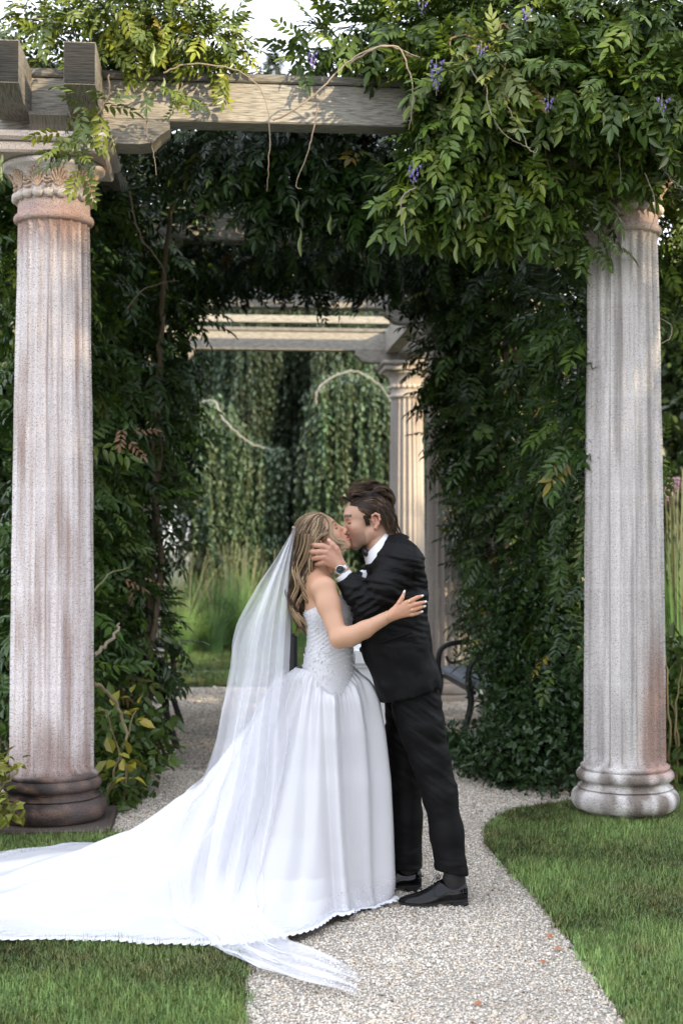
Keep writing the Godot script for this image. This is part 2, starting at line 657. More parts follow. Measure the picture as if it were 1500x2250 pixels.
func ground() -> void:
	var e := 90.0
	flat("ground", PackedVector2Array([Vector2(-e, 40), Vector2(e, 40), Vector2(e, -e), Vector2(-e, -e)]), -0.03, M.soil)
	# the walk fans out once it is under the pergola
	flat("path", PackedVector2Array([Vector2(-0.7, -2), Vector2(1.6, -2), Vector2(1.6, -8.0), Vector2(2.3, -9.2), Vector2(1.6, -15.05), Vector2(-3.6, -15.05), Vector2(-2.6, -9.0), Vector2(-2.5, -7.3), Vector2(-0.7, -6.0)]), 0.0, M.gravel_bed)
	flat("far_path", PackedVector2Array([Vector2(-6, -16.4), Vector2(-0.2, -16.4), Vector2(-0.2, -17.0), Vector2(-6, -17.0)]), -0.005, M.gravel_bed)
	var l := flat("lawn", lawn_right, 0.016, M.soil, 0.05)
	l = flat("lawn", lawn_left, 0.016, M.soil, 0.05)
	l = flat("lawn", lawn_far, -0.012, M.soil, 0.02)
	grass_on(lawn_right, 0.7, 3.2, -8.8, -3.6, 4200, "lawn_grass", "mown green grass on the right of the gravel path, in front of the grey column")
	grass_on(lawn_left, -2.9, -0.25, -7.5, -3.6, 4200, "lawn_grass", "mown green grass on the left of the gravel path, under the white train")
	grass_on(lawn_far, -4.5, 2.0, -20.5, -15.0, 900, "far_lawn_grass", "short lawn behind the pergola below the ornamental grasses", 1.6)
	# loose stones
	var damp := noise(0.8, 24, 3)
	var where := [[], [], [], []]
	var cols := [PackedColorArray(), PackedColorArray(), PackedColorArray(), PackedColorArray()]
	var tone := [Color(0.68, 0.6, 0.5), Color(0.7, 0.645, 0.56), Color(0.53, 0.46, 0.37), Color(0.62, 0.53, 0.42), Color(0.76, 0.71, 0.63), Color(0.44, 0.4, 0.35), Color(0.58, 0.46, 0.34), Color(0.66, 0.59, 0.5)]
	for i in 300000:
		var z := -lerpf(3.9, 9.6, pow(rng.randf(), 1.25))
		if i > 235000:
			z = rf(-15.0, -9.4)
		var x := rf(-2.1, 2.0)
		if absf(x) > -z * 0.26 + 0.1:
			continue
		var q := Vector2(x, z)
		if Geometry2D.is_point_in_polygon(q, lawn_right) or Geometry2D.is_point_in_polygon(q, lawn_left):
			continue
		if gown_ground(x, z) > 0.06:
			continue
		var s := rf(0.0026, 0.006) * (1.0 + maxf(0.0, -z - 7.0) * 0.12)
		if rng.randf() < 0.02:
			s *= rf(1.4, 2.1)
		var k := rng.randi() % 4
		where[k].append(Transform3D(Basis.from_euler(Vector3(rf(-0.6, 0.6), rng.randf() * TAU, rf(-0.6, 0.6))).scaled(Vector3(s, s * rf(0.7, 1.0), s)), Vector3(x, s * rf(0.1, 0.7), z)))
		var c: Color = tone[rng.randi() % tone.size()]
		var v := rf(0.8, 1.2) * (1.0 + 0.22 * damp.get_noise_2d(x, z))
		if rng.randf() < 0.012:
			c = Color(0.2, 0.11, 0.05)
		cols[k].append(Color(c.r * v, c.g * v, c.b * v))
	var g := tag(Node3D.new(), "pale loose gravel stones covering the path around the couple", "gravel", "", "stuff")
	g.name = "gravel"
	add_child(g, true)
	for k in 4:
		many("stones", pebble_mesh(k + 1), M.pebble, where[k], cols[k], g)
	# a few fallen leaves on the gravel
	var spots := [Vector3(0.8072,0.0093,-5.577), Vector3(0.7979,0.0095,-5.372), Vector3(0.7339,0.0098,-5.187), Vector3(0.4681,0.0106,-4.752), Vector3(0.7883,0.0097,-6.55)]
	for i in spots.size():
		var b := Buf.new()
		leaflet(b, Vector3.ZERO, Vector3(0, 0, 1), Vector3.UP, 0.035, 0.012, Color(0.4, 0.14, 0.05))
		var o := part("fallen_leaf", b, M.leaf)
		o.transform = Transform3D(Basis(Vector3.UP, i * 1.7).rotated(Vector3.RIGHT, 0.2), Vector3(spots[i].x, 0.012, spots[i].z))
		tag(o, ["rust brown fallen leaf near the lawn edge, farthest of three on the gravel", "rust brown fallen leaf on the gravel, middle one of three beside the right lawn edge", "orange fallen leaf on the gravel, nearest of the three beside the right lawn edge", "small brown fallen leaf in the middle of the gravel near the bottom of the photo", "dark fallen leaf on the gravel edge right behind the black shoe"][i], "leaf", "fallen leaves on the gravel")


# ---------------------------------------------------------------- columns
func stone_tone(p: Vector3, kind: int, f: FastNoiseLite) -> Color:
	var n := f.get_noise_3d(p.x * 1.0, p.y * 0.28, p.z * 1.0)
	var m := f.get_noise_3d(p.x * 3.0 + 9.0, p.y * 0.6, p.z * 3.0)
	var c := Color(1.0, 0.955, 0.945)
	if kind == 0:   # pinkish, rust stained, dark foot
		c = c.lerp(Color(0.4, 0.24, 0.17), clampf(n * 0.55 + m * 1.0 - 0.2, 0.0, 0.6))
		c = c.lerp(Color(0.3, 0.17, 0.12), smoothstep(0.62, 0.3, p.y + m * 0.4) * 0.65)
		c = c.lerp(Color(0.018, 0.011, 0.008).lerp(Color(0.17, 0.1, 0.065), clampf(f.get_noise_3d(p.x * 5.0, p.y * 9.0, p.z * 5.0) * 1.6 + 0.1, 0.0, 0.8)), smoothstep(0.34, 0.29, p.y + m * 0.03) * clampf(0.96 + n * 0.35 + m * 0.2, 0.8, 1.0))
		c = c.lerp(Color(0.42, 0.2, 0.13), smoothstep(3.0, 3.3, p.y + m * 0.1) * smoothstep(3.48, 3.3, p.y) * 0.7)
		c = c.lerp(Color(0.3, 0.22, 0.15), smoothstep(3.4, 3.5, p.y) * clampf(0.35 + m * 0.8, 0.0, 0.75))
	elif kind == 1:   # greyer
		c = Color(0.9, 0.88, 0.86).lerp(Color(0.45, 0.43, 0.41), clampf(n * 0.9 + m * 0.8 + 0.02, 0.0, 0.6))
		c = c.lerp(Color(0.45, 0.2, 0.12), smoothstep(1.5, 0.4, p.y + m * 0.9) * smoothstep(0.03, 0.12, p.x + p.z * 0.2) * smoothstep(0.2, 0.3, p.y) * 0.75)
		c = c.lerp(Color(0.2, 0.16, 0.13), smoothstep(0.33, 0.28, p.y) * clampf(0.62 + m * 2.6, 0.0, 0.9))
		c = c.lerp(Color(0.4, 0.2, 0.13), smoothstep(3.18, 3.3, p.y) * 0.6)
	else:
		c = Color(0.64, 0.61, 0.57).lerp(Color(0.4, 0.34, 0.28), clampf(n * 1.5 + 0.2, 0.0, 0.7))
	return c


func column(at: Transform3D, kind: int, label: String, detail: bool) -> void:
	var o := thing("stone_column", label, "column", Vector3.ZERO, 0.0, "fluted stone columns of the pergola")
	o.transform = at
	var f := noise(1.6, 60 + kind + int(absf(at.origin.x * 7.0)), 3)
	var tint := func(b: Buf) -> void:
		for i in b.v.size():
			b.c[i] = stone_tone(b.v[i], kind, f)
	var b := Buf.new()
	b.box(Transform3D(Basis(), Vector3(0, -0.014 if kind == 1 else 0.025, 0)), Vector3(0.66, 0.07 if kind == 1 else 0.06, 0.66), 0.012)
	tint.call(b)
	part("plinth", b, M.stone, o)
	# base: torus, hollow, torus
	var pr := PackedVector2Array()
	pr.append(Vector2(0.2, 0.015))
	for i in 13:
		var a := -PI / 2 + PI * i / 12.0
		pr.append(Vector2(0.245 + 0.052 * cos(a), 0.112 + 0.06 * sin(a)))
	pr.append_array([Vector2(0.262, 0.174), Vector2(0.262, 0.182), Vector2(0.249, 0.188), Vector2(0.24, 0.2), Vector2(0.24, 0.208), Vector2(0.25, 0.214)])
	for i in 11:
		var a := -PI / 2 + PI * i / 10.0
		pr.append(Vector2(0.236 + 0.034 * cos(a), 0.246 + 0.032 * sin(a)))
	pr.append_array([Vector2(0.247, 0.279), Vector2(0.247, 0.296), Vector2(0.23, 0.306), Vector2(0.19, 0.31)])
	b = Buf.new()
	b.lathe(pr, 64)
	for i in b.v.size():
		b.v[i] += Vector3(1, 0, 1) * b.v[i] * 0.02 * f.get_noise_3d(b.v[i].x * 4, b.v[i].y * 2, b.v[i].z * 4)
	tint.call(b)
	part("base", b, M.stone, o)
	# fluted, slightly swelling shaft
	b = Buf.new()
	var fl := 20
	var per := 8
	var rows := 72
	for i in rows + 1:
		var g := float(i) / rows
		var y := 0.3 + 2.97 * g
		var r := lerpf(0.2265, 0.192, g) + 0.006 * sin(PI * g)
		var dep := 0.038 * smoothstep(0.0, 0.012, g) * smoothstep(1.0, 0.978, g)
		for j in fl * per:
			var a := TAU * j / (fl * per)
			var q := fposmod(float(j) / per, 1.0)
			var w := sqrt(maxf(0.0, 1.0 - pow((q - 0.5) / 0.45, 2.0)))
			var rr := r - dep * w + 0.0035 * f.get_noise_3d(cos(a) * 2.0, y * 1.4, sin(a) * 2.0)
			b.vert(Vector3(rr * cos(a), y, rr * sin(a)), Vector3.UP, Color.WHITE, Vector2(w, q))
	b.sheet(0, rows + 1, fl * per, true)
	b.smooth()
	tint.call(b)
	if kind < 2:   # random streaks of grime; also darker in every flute, most along one side
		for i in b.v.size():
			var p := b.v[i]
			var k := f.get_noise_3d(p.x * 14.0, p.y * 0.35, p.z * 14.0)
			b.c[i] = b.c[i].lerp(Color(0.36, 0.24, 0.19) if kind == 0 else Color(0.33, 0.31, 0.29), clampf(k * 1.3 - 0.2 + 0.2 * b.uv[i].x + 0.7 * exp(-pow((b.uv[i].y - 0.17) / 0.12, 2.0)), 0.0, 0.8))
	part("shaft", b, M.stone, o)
	# capital: ring, neck, beads, bell
	pr = PackedVector2Array([Vector2(0.15, 3.25)])
	for i in 9:
		var a := -PI / 2 + PI * i / 8.0
		pr.append(Vector2(0.193 + 0.022 * cos(a), 3.278 + 0.024 * sin(a)))
	pr.append_array([Vector2(0.194, 3.305), Vector2(0.192, 3.36), Vector2(0.196, 3.4), Vector2(0.198, 3.412), Vector2(0.2, 3.44), Vector2(0.206, 3.47), Vector2(0.22, 3.505), Vector2(0.243, 3.53), Vector2(0.262, 3.537), Vector2(0.273, 3.548), Vector2(0.274, 3.562), Vector2(0.262, 3.574), Vector2(0.22, 3.578)])
	b = Buf.new()
	b.lathe(pr, 72)
	tint.call(b)
	var cap := part("capital", b, M.stone, o)
	for j in 20:   # bead course
		b = Buf.new()
		var a := TAU * j / 20.0
		b.ball(Vector3(0.206 * cos(a), 3.39, 0.206 * sin(a)), Vector3(0.033, 0.026, 0.022), Color(0.74, 0.67, 0.6), Basis(Vector3.UP, -a + PI / 2), 8, 6)
		part("bead", b, M.stone, cap)
	if detail:   # carved palmettes
		for j in 11:
			b = Buf.new()
			var a := TAU * j / 11.0 + 0.2
			for q in [-3, -2, -1, 0, 1, 2, 3]:
				var pts := []
				for i in 6:
					var g := i / 5.0
					var y: float = 3.425 + 0.095 * g * (1.0 - 0.045 * q * q)
					var da: float = q * 0.078 * pow(g, 0.8) * (1.0 + 0.15 * g)
					var r := 0.203 + 0.004 + 0.045 * pow(clampf((y - 3.43) / 0.1, 0.0, 1.0), 2.2)
					pts.append(Vector3(r * cos(a + da), y, r * sin(a + da)))
				b.tube(curve(pts, 8), taper(0.004, 0.0075, 9), 5, Color(0.66, 0.5, 0.38))
			for s in [-1, 1]:
				for lev in 3:
					var aa: float = a + s * 0.23
					b.ball(Vector3(0.212 * cos(aa), 3.425 + 0.022 * lev, 0.212 * sin(aa)), Vector3(0.016, 0.008, 0.009), Color(0.62, 0.48, 0.37), Basis(Vector3.UP, -aa + PI / 2) * Basis(Vector3(0, 0, 1), s * 0.6), 7, 5)
			part("palmette", b, M.stone, cap)
	b = Buf.new()
	b.box(Transform3D(Basis(), Vector3(0, 3.605, 0)), Vector3(0.6, 0.062, 0.6), 0.012)
	b.box(Transform3D(Basis(), Vector3(0, 3.657, 0)), Vector3(0.67, 0.05, 0.67), 0.016)
	tint.call(b)
	part("abacus", b, M.stone, o)


# ---------------------------------------------------------------- timber
func plank(b: Buf, lo: Vector3, hi: Vector3, col: Color, ch := 0.008) -> void:
	b.box(Transform3D(Basis(), (lo + hi) * 0.5), hi - lo, ch, col)


# a rafter seen end on: its end is cut back underneath
func rafter(x: float, z0: float, z1: float, y0: float, y1: float, wide: float, col: Color) -> Buf:
	var b := Buf.new()
	var side := PackedVector2Array([Vector2(z0, y0 + 0.05), Vector2(z0, y1), Vector2(z1, y1), Vector2(z1, y0), Vector2(z0 - 0.16, y0)])
	for s in [-1.0, 1.0]:
		var k := b.v.size()
		for p in side:
			b.vert(Vector3(x + s * wide / 2, p.y, p.x), Vector3(s, 0, 0), col)
		for i in range(1, side.size() - 1):
			b.tri(k, k + i, k + i + 1)
	for i in side.size():
		var p := side[i]
		var q := side[(i + 1) % side.size()]
		var nn := Vector3(0, p.x - q.x, q.y - p.y).normalized()
		if nn.dot(Vector3(0, (p.y + q.y) / 2 - (y0 + y1) / 2, (p.x + q.x) / 2 - (z0 + z1) / 2)) < 0:
			nn = -nn
		var k := b.vert(Vector3(x - wide / 2, p.y, p.x), nn, col)
		b.vert(Vector3(x + wide / 2, p.y, p.x), nn, col)
		b.vert(Vector3(x + wide / 2, q.y, q.x), nn, col)
		b.vert(Vector3(x - wide / 2, q.y, q.x), nn, col)
		b.quad(k, k + 1, k + 2, k + 3)
	b.fix()
	return b


func bolster(x: float, z: float, long: float, col: Color, along: bool, y0 := 3.682, y1 := 3.8) -> Buf:
	var b := Buf.new()
	var h := long / 2
	var w := 0.1
	var side := PackedVector2Array([Vector2(-h, y0 + 0.085), Vector2(-h, y1), Vector2(h, y1), Vector2(h, y0 + 0.085), Vector2(h - 0.05, y0 + 0.05), Vector2(h - 0.09, y0 + 0.01), Vector2(h - 0.16, y0), Vector2(-h + 0.16, y0), Vector2(-h + 0.09, y0 + 0.01), Vector2(-h + 0.05, y0 + 0.05)])
	for s in [-1.0, 1.0]:
		var k := b.v.size()
		for p in side:
			b.vert(Vector3(p.x, p.y, s * w), Vector3(0, 0, s), col)
		var ix := Geometry2D.triangulate_polygon(side)
		for i in range(0, ix.size(), 3):
			b.tri(k + ix[i], k + ix[i + 1], k + ix[i + 2])
	for i in side.size():
		var p := side[i]
		var q := side[(i + 1) % side.size()]
		var nn := Vector3(p.y - q.y, q.x - p.x, 0).normalized()
		if nn.dot(Vector3((p.x + q.x) / 2, (p.y + q.y) / 2 - (y0 + y1) / 2, 0)) < 0:
			nn = -nn
		var k := b.vert(Vector3(p.x, p.y, -w), nn, col)
		b.vert(Vector3(p.x, p.y, w), nn, col)
		b.vert(Vector3(q.x, q.y, w), nn, col)
		b.vert(Vector3(q.x, q.y, -w), nn, col)
		b.quad(k, k + 1, k + 2, k + 3)
	for i in b.v.size():
		var p := b.v[i]
		var nn := b.n[i]
		if along:
			b.v[i] = Vector3(x + p.z, p.y, z + p.x)
			b.n[i] = Vector3(nn.z, nn.y, nn.x)
		else:
			b.v[i] = Vector3(x + p.x, p.y, z + p.z)
	b.fix()
	return b


const BAY := 3.05
const HALF := 1.575
var site := Transform3D(Basis(Vector3.UP, deg_to_rad(5.0)), Vector3(0.01, 0, -7.825))


func pergola() -> void:
	for k in 4:
		for s in [-1, 1]:
			var at := site * Transform3D(Basis(), Vector3(s * HALF, 0, -k * BAY))
			var label := ""
			if k == 0:
				label = "pinkish white fluted column with dark stained base and carved capital, leaves hanging over it" if s < 0 else "grey fluted column with rust streak standing on the right lawn, capital under vines"
			elif s > 0:
				label = ["", "fluted column buried in the dark wisteria right of the man", "shaded fluted column just behind the man's back, partly behind leaves", "sunlit fluted column with capital rising above the man's head"][k]
			else:
				label = ["", "fluted column wrapped in the dark vine right of the pinkish column", "fluted column standing behind the black bench arm on the left", "farthest left column, pale stone glimpsed through gaps in the left vine"][k]
			column(at, (0 if s < 0 else 1) if k == 0 else 2, label, k == 0)
	var o := thing("pergola_frame", "weathered grey oak pergola beams and rafters resting on the stone columns", "pergola")
	o.transform = site
	var c := Color(1.02, 1.0, 0.95)
	for k in 4:
		var z := -k * BAY
		var b := Buf.new()
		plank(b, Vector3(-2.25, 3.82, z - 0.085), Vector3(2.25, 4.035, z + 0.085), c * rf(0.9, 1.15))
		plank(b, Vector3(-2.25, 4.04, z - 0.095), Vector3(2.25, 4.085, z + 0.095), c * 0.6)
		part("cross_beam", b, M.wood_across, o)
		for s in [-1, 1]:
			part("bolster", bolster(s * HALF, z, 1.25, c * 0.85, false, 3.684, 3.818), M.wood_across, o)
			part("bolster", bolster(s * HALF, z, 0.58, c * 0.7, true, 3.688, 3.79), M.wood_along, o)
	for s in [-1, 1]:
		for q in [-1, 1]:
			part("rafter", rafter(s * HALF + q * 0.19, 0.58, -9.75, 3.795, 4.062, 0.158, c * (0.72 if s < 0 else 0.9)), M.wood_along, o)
			var b := Buf.new()
			plank(b, Vector3(s * HALF + q * 0.19 - 0.076, 3.852, 0.581), Vector3(s * HALF + q * 0.19 + 0.076, 4.056, 0.585), c * 0.08, 0.0)
			part("end_grain", b, M.wood_across, o)
	for k in 10:
		var b := Buf.new()
		var z := -0.75 - k * 0.98
		if absf(fposmod(-z + BAY / 2, BAY) - BAY / 2) < 0.2:
			continue
		plank(b, Vector3(-2.3, 4.066, z - 0.04), Vector3(2.3, 4.15, z + 0.04), c, 0.004)
		part("purlin", b, M.wood_across, o)


# ---------------------------------------------------------------- furniture under the pergola
func bench(called: String, label: String, at: Transform3D) -> void:
	var o := thing(called, label, "bench", Vector3.ZERO, 0.0, "black garden benches with grey seats")
	o.transform = at
	var b := Buf.new()
	b.box(Transform3D(Basis(), Vector3(0, 0.45, 0)), Vector3(1.35, 0.07, 0.5), 0.02)
	part("seat", b, M.grey_cushion, o)
	b = Buf.new()
	b.box(Transform3D(Basis(Vector3.RIGHT, -0.18), Vector3(0, 0.7, -0.27)), Vector3(1.35, 0.42, 0.06), 0.02)
	part("backrest", b, M.grey_cushion, o)
	for s in [-1, 1]:
		b = Buf.new()
		var x: float = s * 0.72
		b.tube(curve([Vector3(x, 0.9, -0.36), Vector3(x, 0.6, -0.27), Vector3(x, 0.3, -0.27), Vector3(x, 0, -0.36)], 14), taper(0.022, 0.024, 15), 8)
		part("leg", b, M.black_metal, o)
		b = Buf.new()
		b.tube(curve([Vector3(x, 0.63, -0.27), Vector3(x, 0.68, 0.0), Vector3(x, 0.64, 0.22), Vector3(x, 0.5, 0.27), Vector3(x, 0.3, 0.25), Vector3(x, 0, 0.34)], 24), taper(0.022, 0.026, 25), 8)
		part("leg", b, M.black_metal, o)
		b = Buf.new()
		b.tube(curve([Vector3(x, 0.63, -0.25), Vector3(x, 0.55, -0.02), Vector3(x, 0.5, 0.15), Vector3(x, 0.56, 0.2)], 12), taper(0.013, 0.013, 13), 6)
		part("arm_scroll", b, M.black_metal, o)
	b = Buf.new()
	b.box(Transform3D(Basis(), Vector3(0, 0.395, 0.22)), Vector3(1.4, 0.03, 0.03), 0.004)
	b.box(Transform3D(Basis(), Vector3(0, 0.395, -0.24)), Vector3(1.4, 0.03, 0.03), 0.004)
	part("seat_frame", b, M.black_metal, o)


func furniture() -> void:
	bench("garden_bench", "black metal garden bench with grey seat, half hidden in the left vine", Transform3D(Basis(Vector3.UP, PI / 2 + 0.09), Vector3(-1.622,-0.0816,-11.3) * Vector3(1, 0, 1)))
	bench("garden_bench", "grey cushioned bench behind the man's legs, beside the right vine", Transform3D(Basis(Vector3.UP, -PI / 2 + 0.09), Vector3(1.159,-0.1103,-11.5) * Vector3(1, 0, 1)))
	var o := thing("pedestal", "white painted box pedestal standing between the bride and the groom", "pedestal", Vector3(0.1107,-0.0045,-6.95) * Vector3(1, 0, 1))
	var b := Buf.new()
	b.box(Transform3D(Basis(), Vector3(0, 0.475, 0)), Vector3(0.3, 0.95, 0.3), 0.006)
	part("body", b, M.white_paint, o)
	b = Buf.new()
	b.box(Transform3D(Basis(), Vector3(0, 0.99, 0)), Vector3(0.34, 0.078, 0.34), 0.01)
	b.box(Transform3D(Basis(), Vector3(0, 0.945, 0)), Vector3(0.32, 0.016, 0.32), 0.004)
	part("top", b, M.white_paint, o)
	b = Buf.new()
	b.box(Transform3D(Basis(), Vector3(0, 0.07, 0)), Vector3(0.325, 0.14, 0.325), 0.008)
	part("foot_moulding", b, M.white_paint, o)
	o = thing("speaker", "slim black loudspeaker on a thin stand behind the bride's hair", "speaker", Vector3(-0.3239,-0.4373,-9) * Vector3(1, 0, 1))
	b = Buf.new()
	b.box(Transform3D(Basis(), Vector3(0, 0.79, 0)), Vector3(0.09, 0.34, 0.11), 0.02)
	part("cabinet", b, M.black_metal, o)
	b = Buf.new()
	b.tube(PackedVector3Array([Vector3(0, 0.01, 0), Vector3(0, 1.12, 0)]), PackedFloat32Array([0.012, 0.01]), 8)
	part("pole", b, M.black_metal, o)
	b = Buf.new()
	b.lathe(PackedVector2Array([Vector2(0.0, 0.0), Vector2(0.16, 0.0), Vector2(0.16, 0.012), Vector2(0.012, 0.02)]), 24)
	part("stand_base", b, M.black_metal, o)


# ---------------------------------------------------------------- leaves
# one folded, slightly arched leaflet
func leaflet(b: Buf, base: Vector3, dir: Vector3, nn: Vector3, long: float, wide: float, col: Color) -> void:
	var side := dir.cross(nn).normalized()
	var tip := base + dir * long - nn * long * 0.14
	var e1 := base + dir * long * 0.24 + nn * wide * 0.3
	var e2 := base + dir * long * 0.6 + nn * (wide * 0.25 - long * 0.03)
	var c2 := Color(col.r * 0.92, col.g * 0.94, col.b * 0.9)
	var n1 := (nn + side * 0.35).normalized()
	var n2 := (nn - side * 0.35).normalized()
	var ft := b.t.size()
	var a1 := b.vert(base, n1, col)
	var a2 := b.vert(e1 - side * wide * 0.86, n1, col)
	var a3 := b.vert(e2 - side * wide * 0.9, n1, col)
	var a4 := b.vert(tip, n1, col)
	b.tri(a1, a2, a3)
	b.tri(a1, a3, a4)
	var b1 := b.vert(base, n2, c2)
	var b2 := b.vert(e1 + side * wide * 0.86, n2, c2)
	var b3 := b.vert(e2 + side * wide * 0.9, n2, c2)
	var b4 := b.vert(tip, n2, c2)
	b.tri(b1, b3, b2)
	b.tri(b1, b4, b3)
	b.fix(ft)


# a feathered wisteria leaf along +Y, its face towards +Z
func feather_leaf(long: float, pairs: int, sd: int, tint := Color.WHITE) -> ArrayMesh:
	var r := RandomNumberGenerator.new()
	r.seed = sd
	var b := Buf.new()
	var sag := r.randf_range(0.1, 0.4)
	var sway := r.randf_range(-0.15, 0.15)
	var spine := func(t: float) -> Vector3:
		return Vector3(sway * t * t * long, long * t * (1.0 - 0.2 * sag * t), -sag * t * t * long)
	for i in pairs:
		var t := 0.24 + 0.62 * i / maxf(pairs - 1.0, 1.0)
		var p: Vector3 = spine.call(t)
		var d: Vector3 = ((spine.call(t + 0.05) as Vector3) - p).normalized()
		for s in [-1.0, 1.0]:
			var out := (Vector3(s, 0, 0) * r.randf_range(0.75, 1.0) + d * r.randf_range(0.45, 0.8) + Vector3(0, 0, r.randf_range(-0.45, 0.15))).normalized()
			var nn := (Vector3(0, 0, 1) + Vector3(s * -0.25, r.randf_range(-0.2, 0.4), 0)).normalized()
			nn = (nn - out * nn.dot(out)).normalized()
			var l := long * r.randf_range(0.27, 0.35) * (1.0 - 0.25 * absf(t - 0.5))
			leaflet(b, p, out, nn, l, l * r.randf_range(0.17, 0.22), tint * r.randf_range(0.85, 1.15))
	var e: Vector3 = spine.call(0.93)
	leaflet(b, e, ((spine.call(1.0) as Vector3) - e).normalized(), Vector3(0, 0.3, 1).normalized(), long * 0.34, long * 0.065, tint)
	return b.mesh()


# a spray of broad single leaves, for shrubs and trees
func leaf_spray(n: int, size: float, wide: float, spread: float, sd: int, droop := 0.0) -> ArrayMesh:
	var r := RandomNumberGenerator.new()
	r.seed = sd
	var b := Buf.new()
	for i in n:
		var u := Vector3(r.randfn(), r.randfn(), r.randfn()).normalized()
		var p := u * spread * pow(r.randf(), 0.5)
		var d := (u + Vector3(r.randfn(), r.randfn() - droop, r.randfn()) * 0.7).normalized()
		var nn := (Vector3(0, 1, 0) + u * 0.6 + Vector3(r.randfn(), r.randfn(), r.randfn()) * 0.35)
		nn = (nn - d * nn.dot(d)).normalized()
		var l := size * r.randf_range(0.7, 1.15)
		leaflet(b, p, d, nn, l, l * wide, Color.WHITE * r.randf_range(0.75, 1.2))
	return b.mesh()


var leaf_kinds := []       # shared feathered leaves, one white set for copies
var leaf_tinted := {}      # and sets with a colour of their own for single leaves


func leaf_at(p: Vector3, out: Vector3, droop: float, s: float) -> Transform3D:
	var y := (out * rf(0.4, 1.0) + Vector3.DOWN * droop * rf(0.1, 1.1) + rdir() * 0.65).normalized()
	var z := (Vector3.UP * 0.75 + out * 0.75 + rdir() * 0.5)
	z = (z - y * z.dot(y)).normalized()
	return Transform3D(Basis(y.cross(z), y, z) * s, p)


# leaves over a heap of ellipsoids [centre, radii, leaves, droop]; the 300 that show largest are parts
func leaf_heap(o: Node3D, heap: Array, tone: Color, singles := 300, bright := 0.25, grow := 1.0) -> void:
	var all := []
	for e in heap:
		var cn: Vector3 = e[0]
		var rr: Vector3 = e[1]
		for i in int(e[2]):
			var u := rdir()
			if e.size() > 4 and u.z < e[4] and rng.randf() < 0.7:
				u.z = -u.z
			var q := pow(rng.randf(), 0.33)
			var lump := 1.0 + 0.22 * sin(u.x * 7.0 + cn.x * 9.0) * cos(u.y * 6.0 + cn.y * 5.0)
			var p := cn + u * rr * q * lump
			var out := (u / rr).normalized()
			all.append([p.distance_to(Vector3(0, 1.54, 0)) - q * 0.9 * rr.z + rf(0.0, 0.25), leaf_at(p, out, e[3], rf(0.62, 1.15) * grow), q])
	if singles > 0:
		all.sort_custom(func(a, b): return a[0] < b[0])
	var tones := [tone, Color(tone.r * 1.35, tone.g * 1.3, tone.b * 1.1), Color(tone.r * 0.75, tone.g * 0.8, tone.b * 0.9), Color(tone.r * 2.0, tone.g * 1.65, tone.b * 1.1), Color(0.24, 0.19, 0.035)]
	for i in mini(singles, all.size()):
		var k := rng.randi() % 6
		var w := 3 if rng.randf() < bright * 0.3 else rng.randi() % 3
		if rng.randf() < 0.01:
			w = 4
		var key := "%s %d %d" % [tone, k, w]
		if not leaf_tinted.has(key):
			leaf_tinted[key] = feather_leaf(0.235, 5, 90 + k, tones[w])
		put("leaf", leaf_tinted[key], M.leaf, o, all[i][1])
	var where := [[], [], [], [], [], []]
	var cols := []
	for k in 6:
		cols.append(PackedColorArray())
	for i in range(mini(singles, all.size()), all.size()):
		var k := i % 6
		where[k].append(all[i][1])
		var c: Color = tones[3 if rng.randf() < bright * 0.3 else rng.randi() % 3]
		if rng.randf() < 0.014:
			c = [Color(0.26, 0.22, 0.03), Color(0.2, 0.11, 0.04), Color(0.17, 0.2, 0.04)][rng.randi() % 3]
		cols[k].append(c * rf(0.6, 1.45))
	for k in 6:
		if where[k].size():
			many("foliage", leaf_kinds[k], M.leaf, where[k], cols[k], o)


func stem(o: Node3D, pts: Array, r0: float, r1: float, col := Color(0.2, 0.15, 0.1), called := "stem") -> void:
	var b := Buf.new()
	var c := curve(pts, pts.size() * 5)
	for i in range(1, c.size() - 1):
		c[i] += rdir() * minf(r0 * 0.8, 0.012)
	b.tube(c, taper(r0, r1, c.size()), 6, col)
	part(called, b, M.bark, o)


func pod(o: Node3D, at: Vector3, long: float) -> void:
	var b := Buf.new()
	var pts := curve([at, at + Vector3(0.004, -long * 0.25, 0), at + Vector3(-0.006, -long * 0.6, 0.004), at + Vector3(0.004, -long, 0)], 12)
	var r := PackedFloat32Array()
	for i in 13:
		r.append([0.0015, 0.002, 0.003, 0.005, 0.0075, 0.009, 0.0105, 0.0115, 0.012, 0.0125, 0.0105, 0.007, 0.002][i])
	b.tube(pts, r, 8, Color(0.2, 0.25, 0.08), 0.4)
	part("seed_pod", b, M.leaf, o)


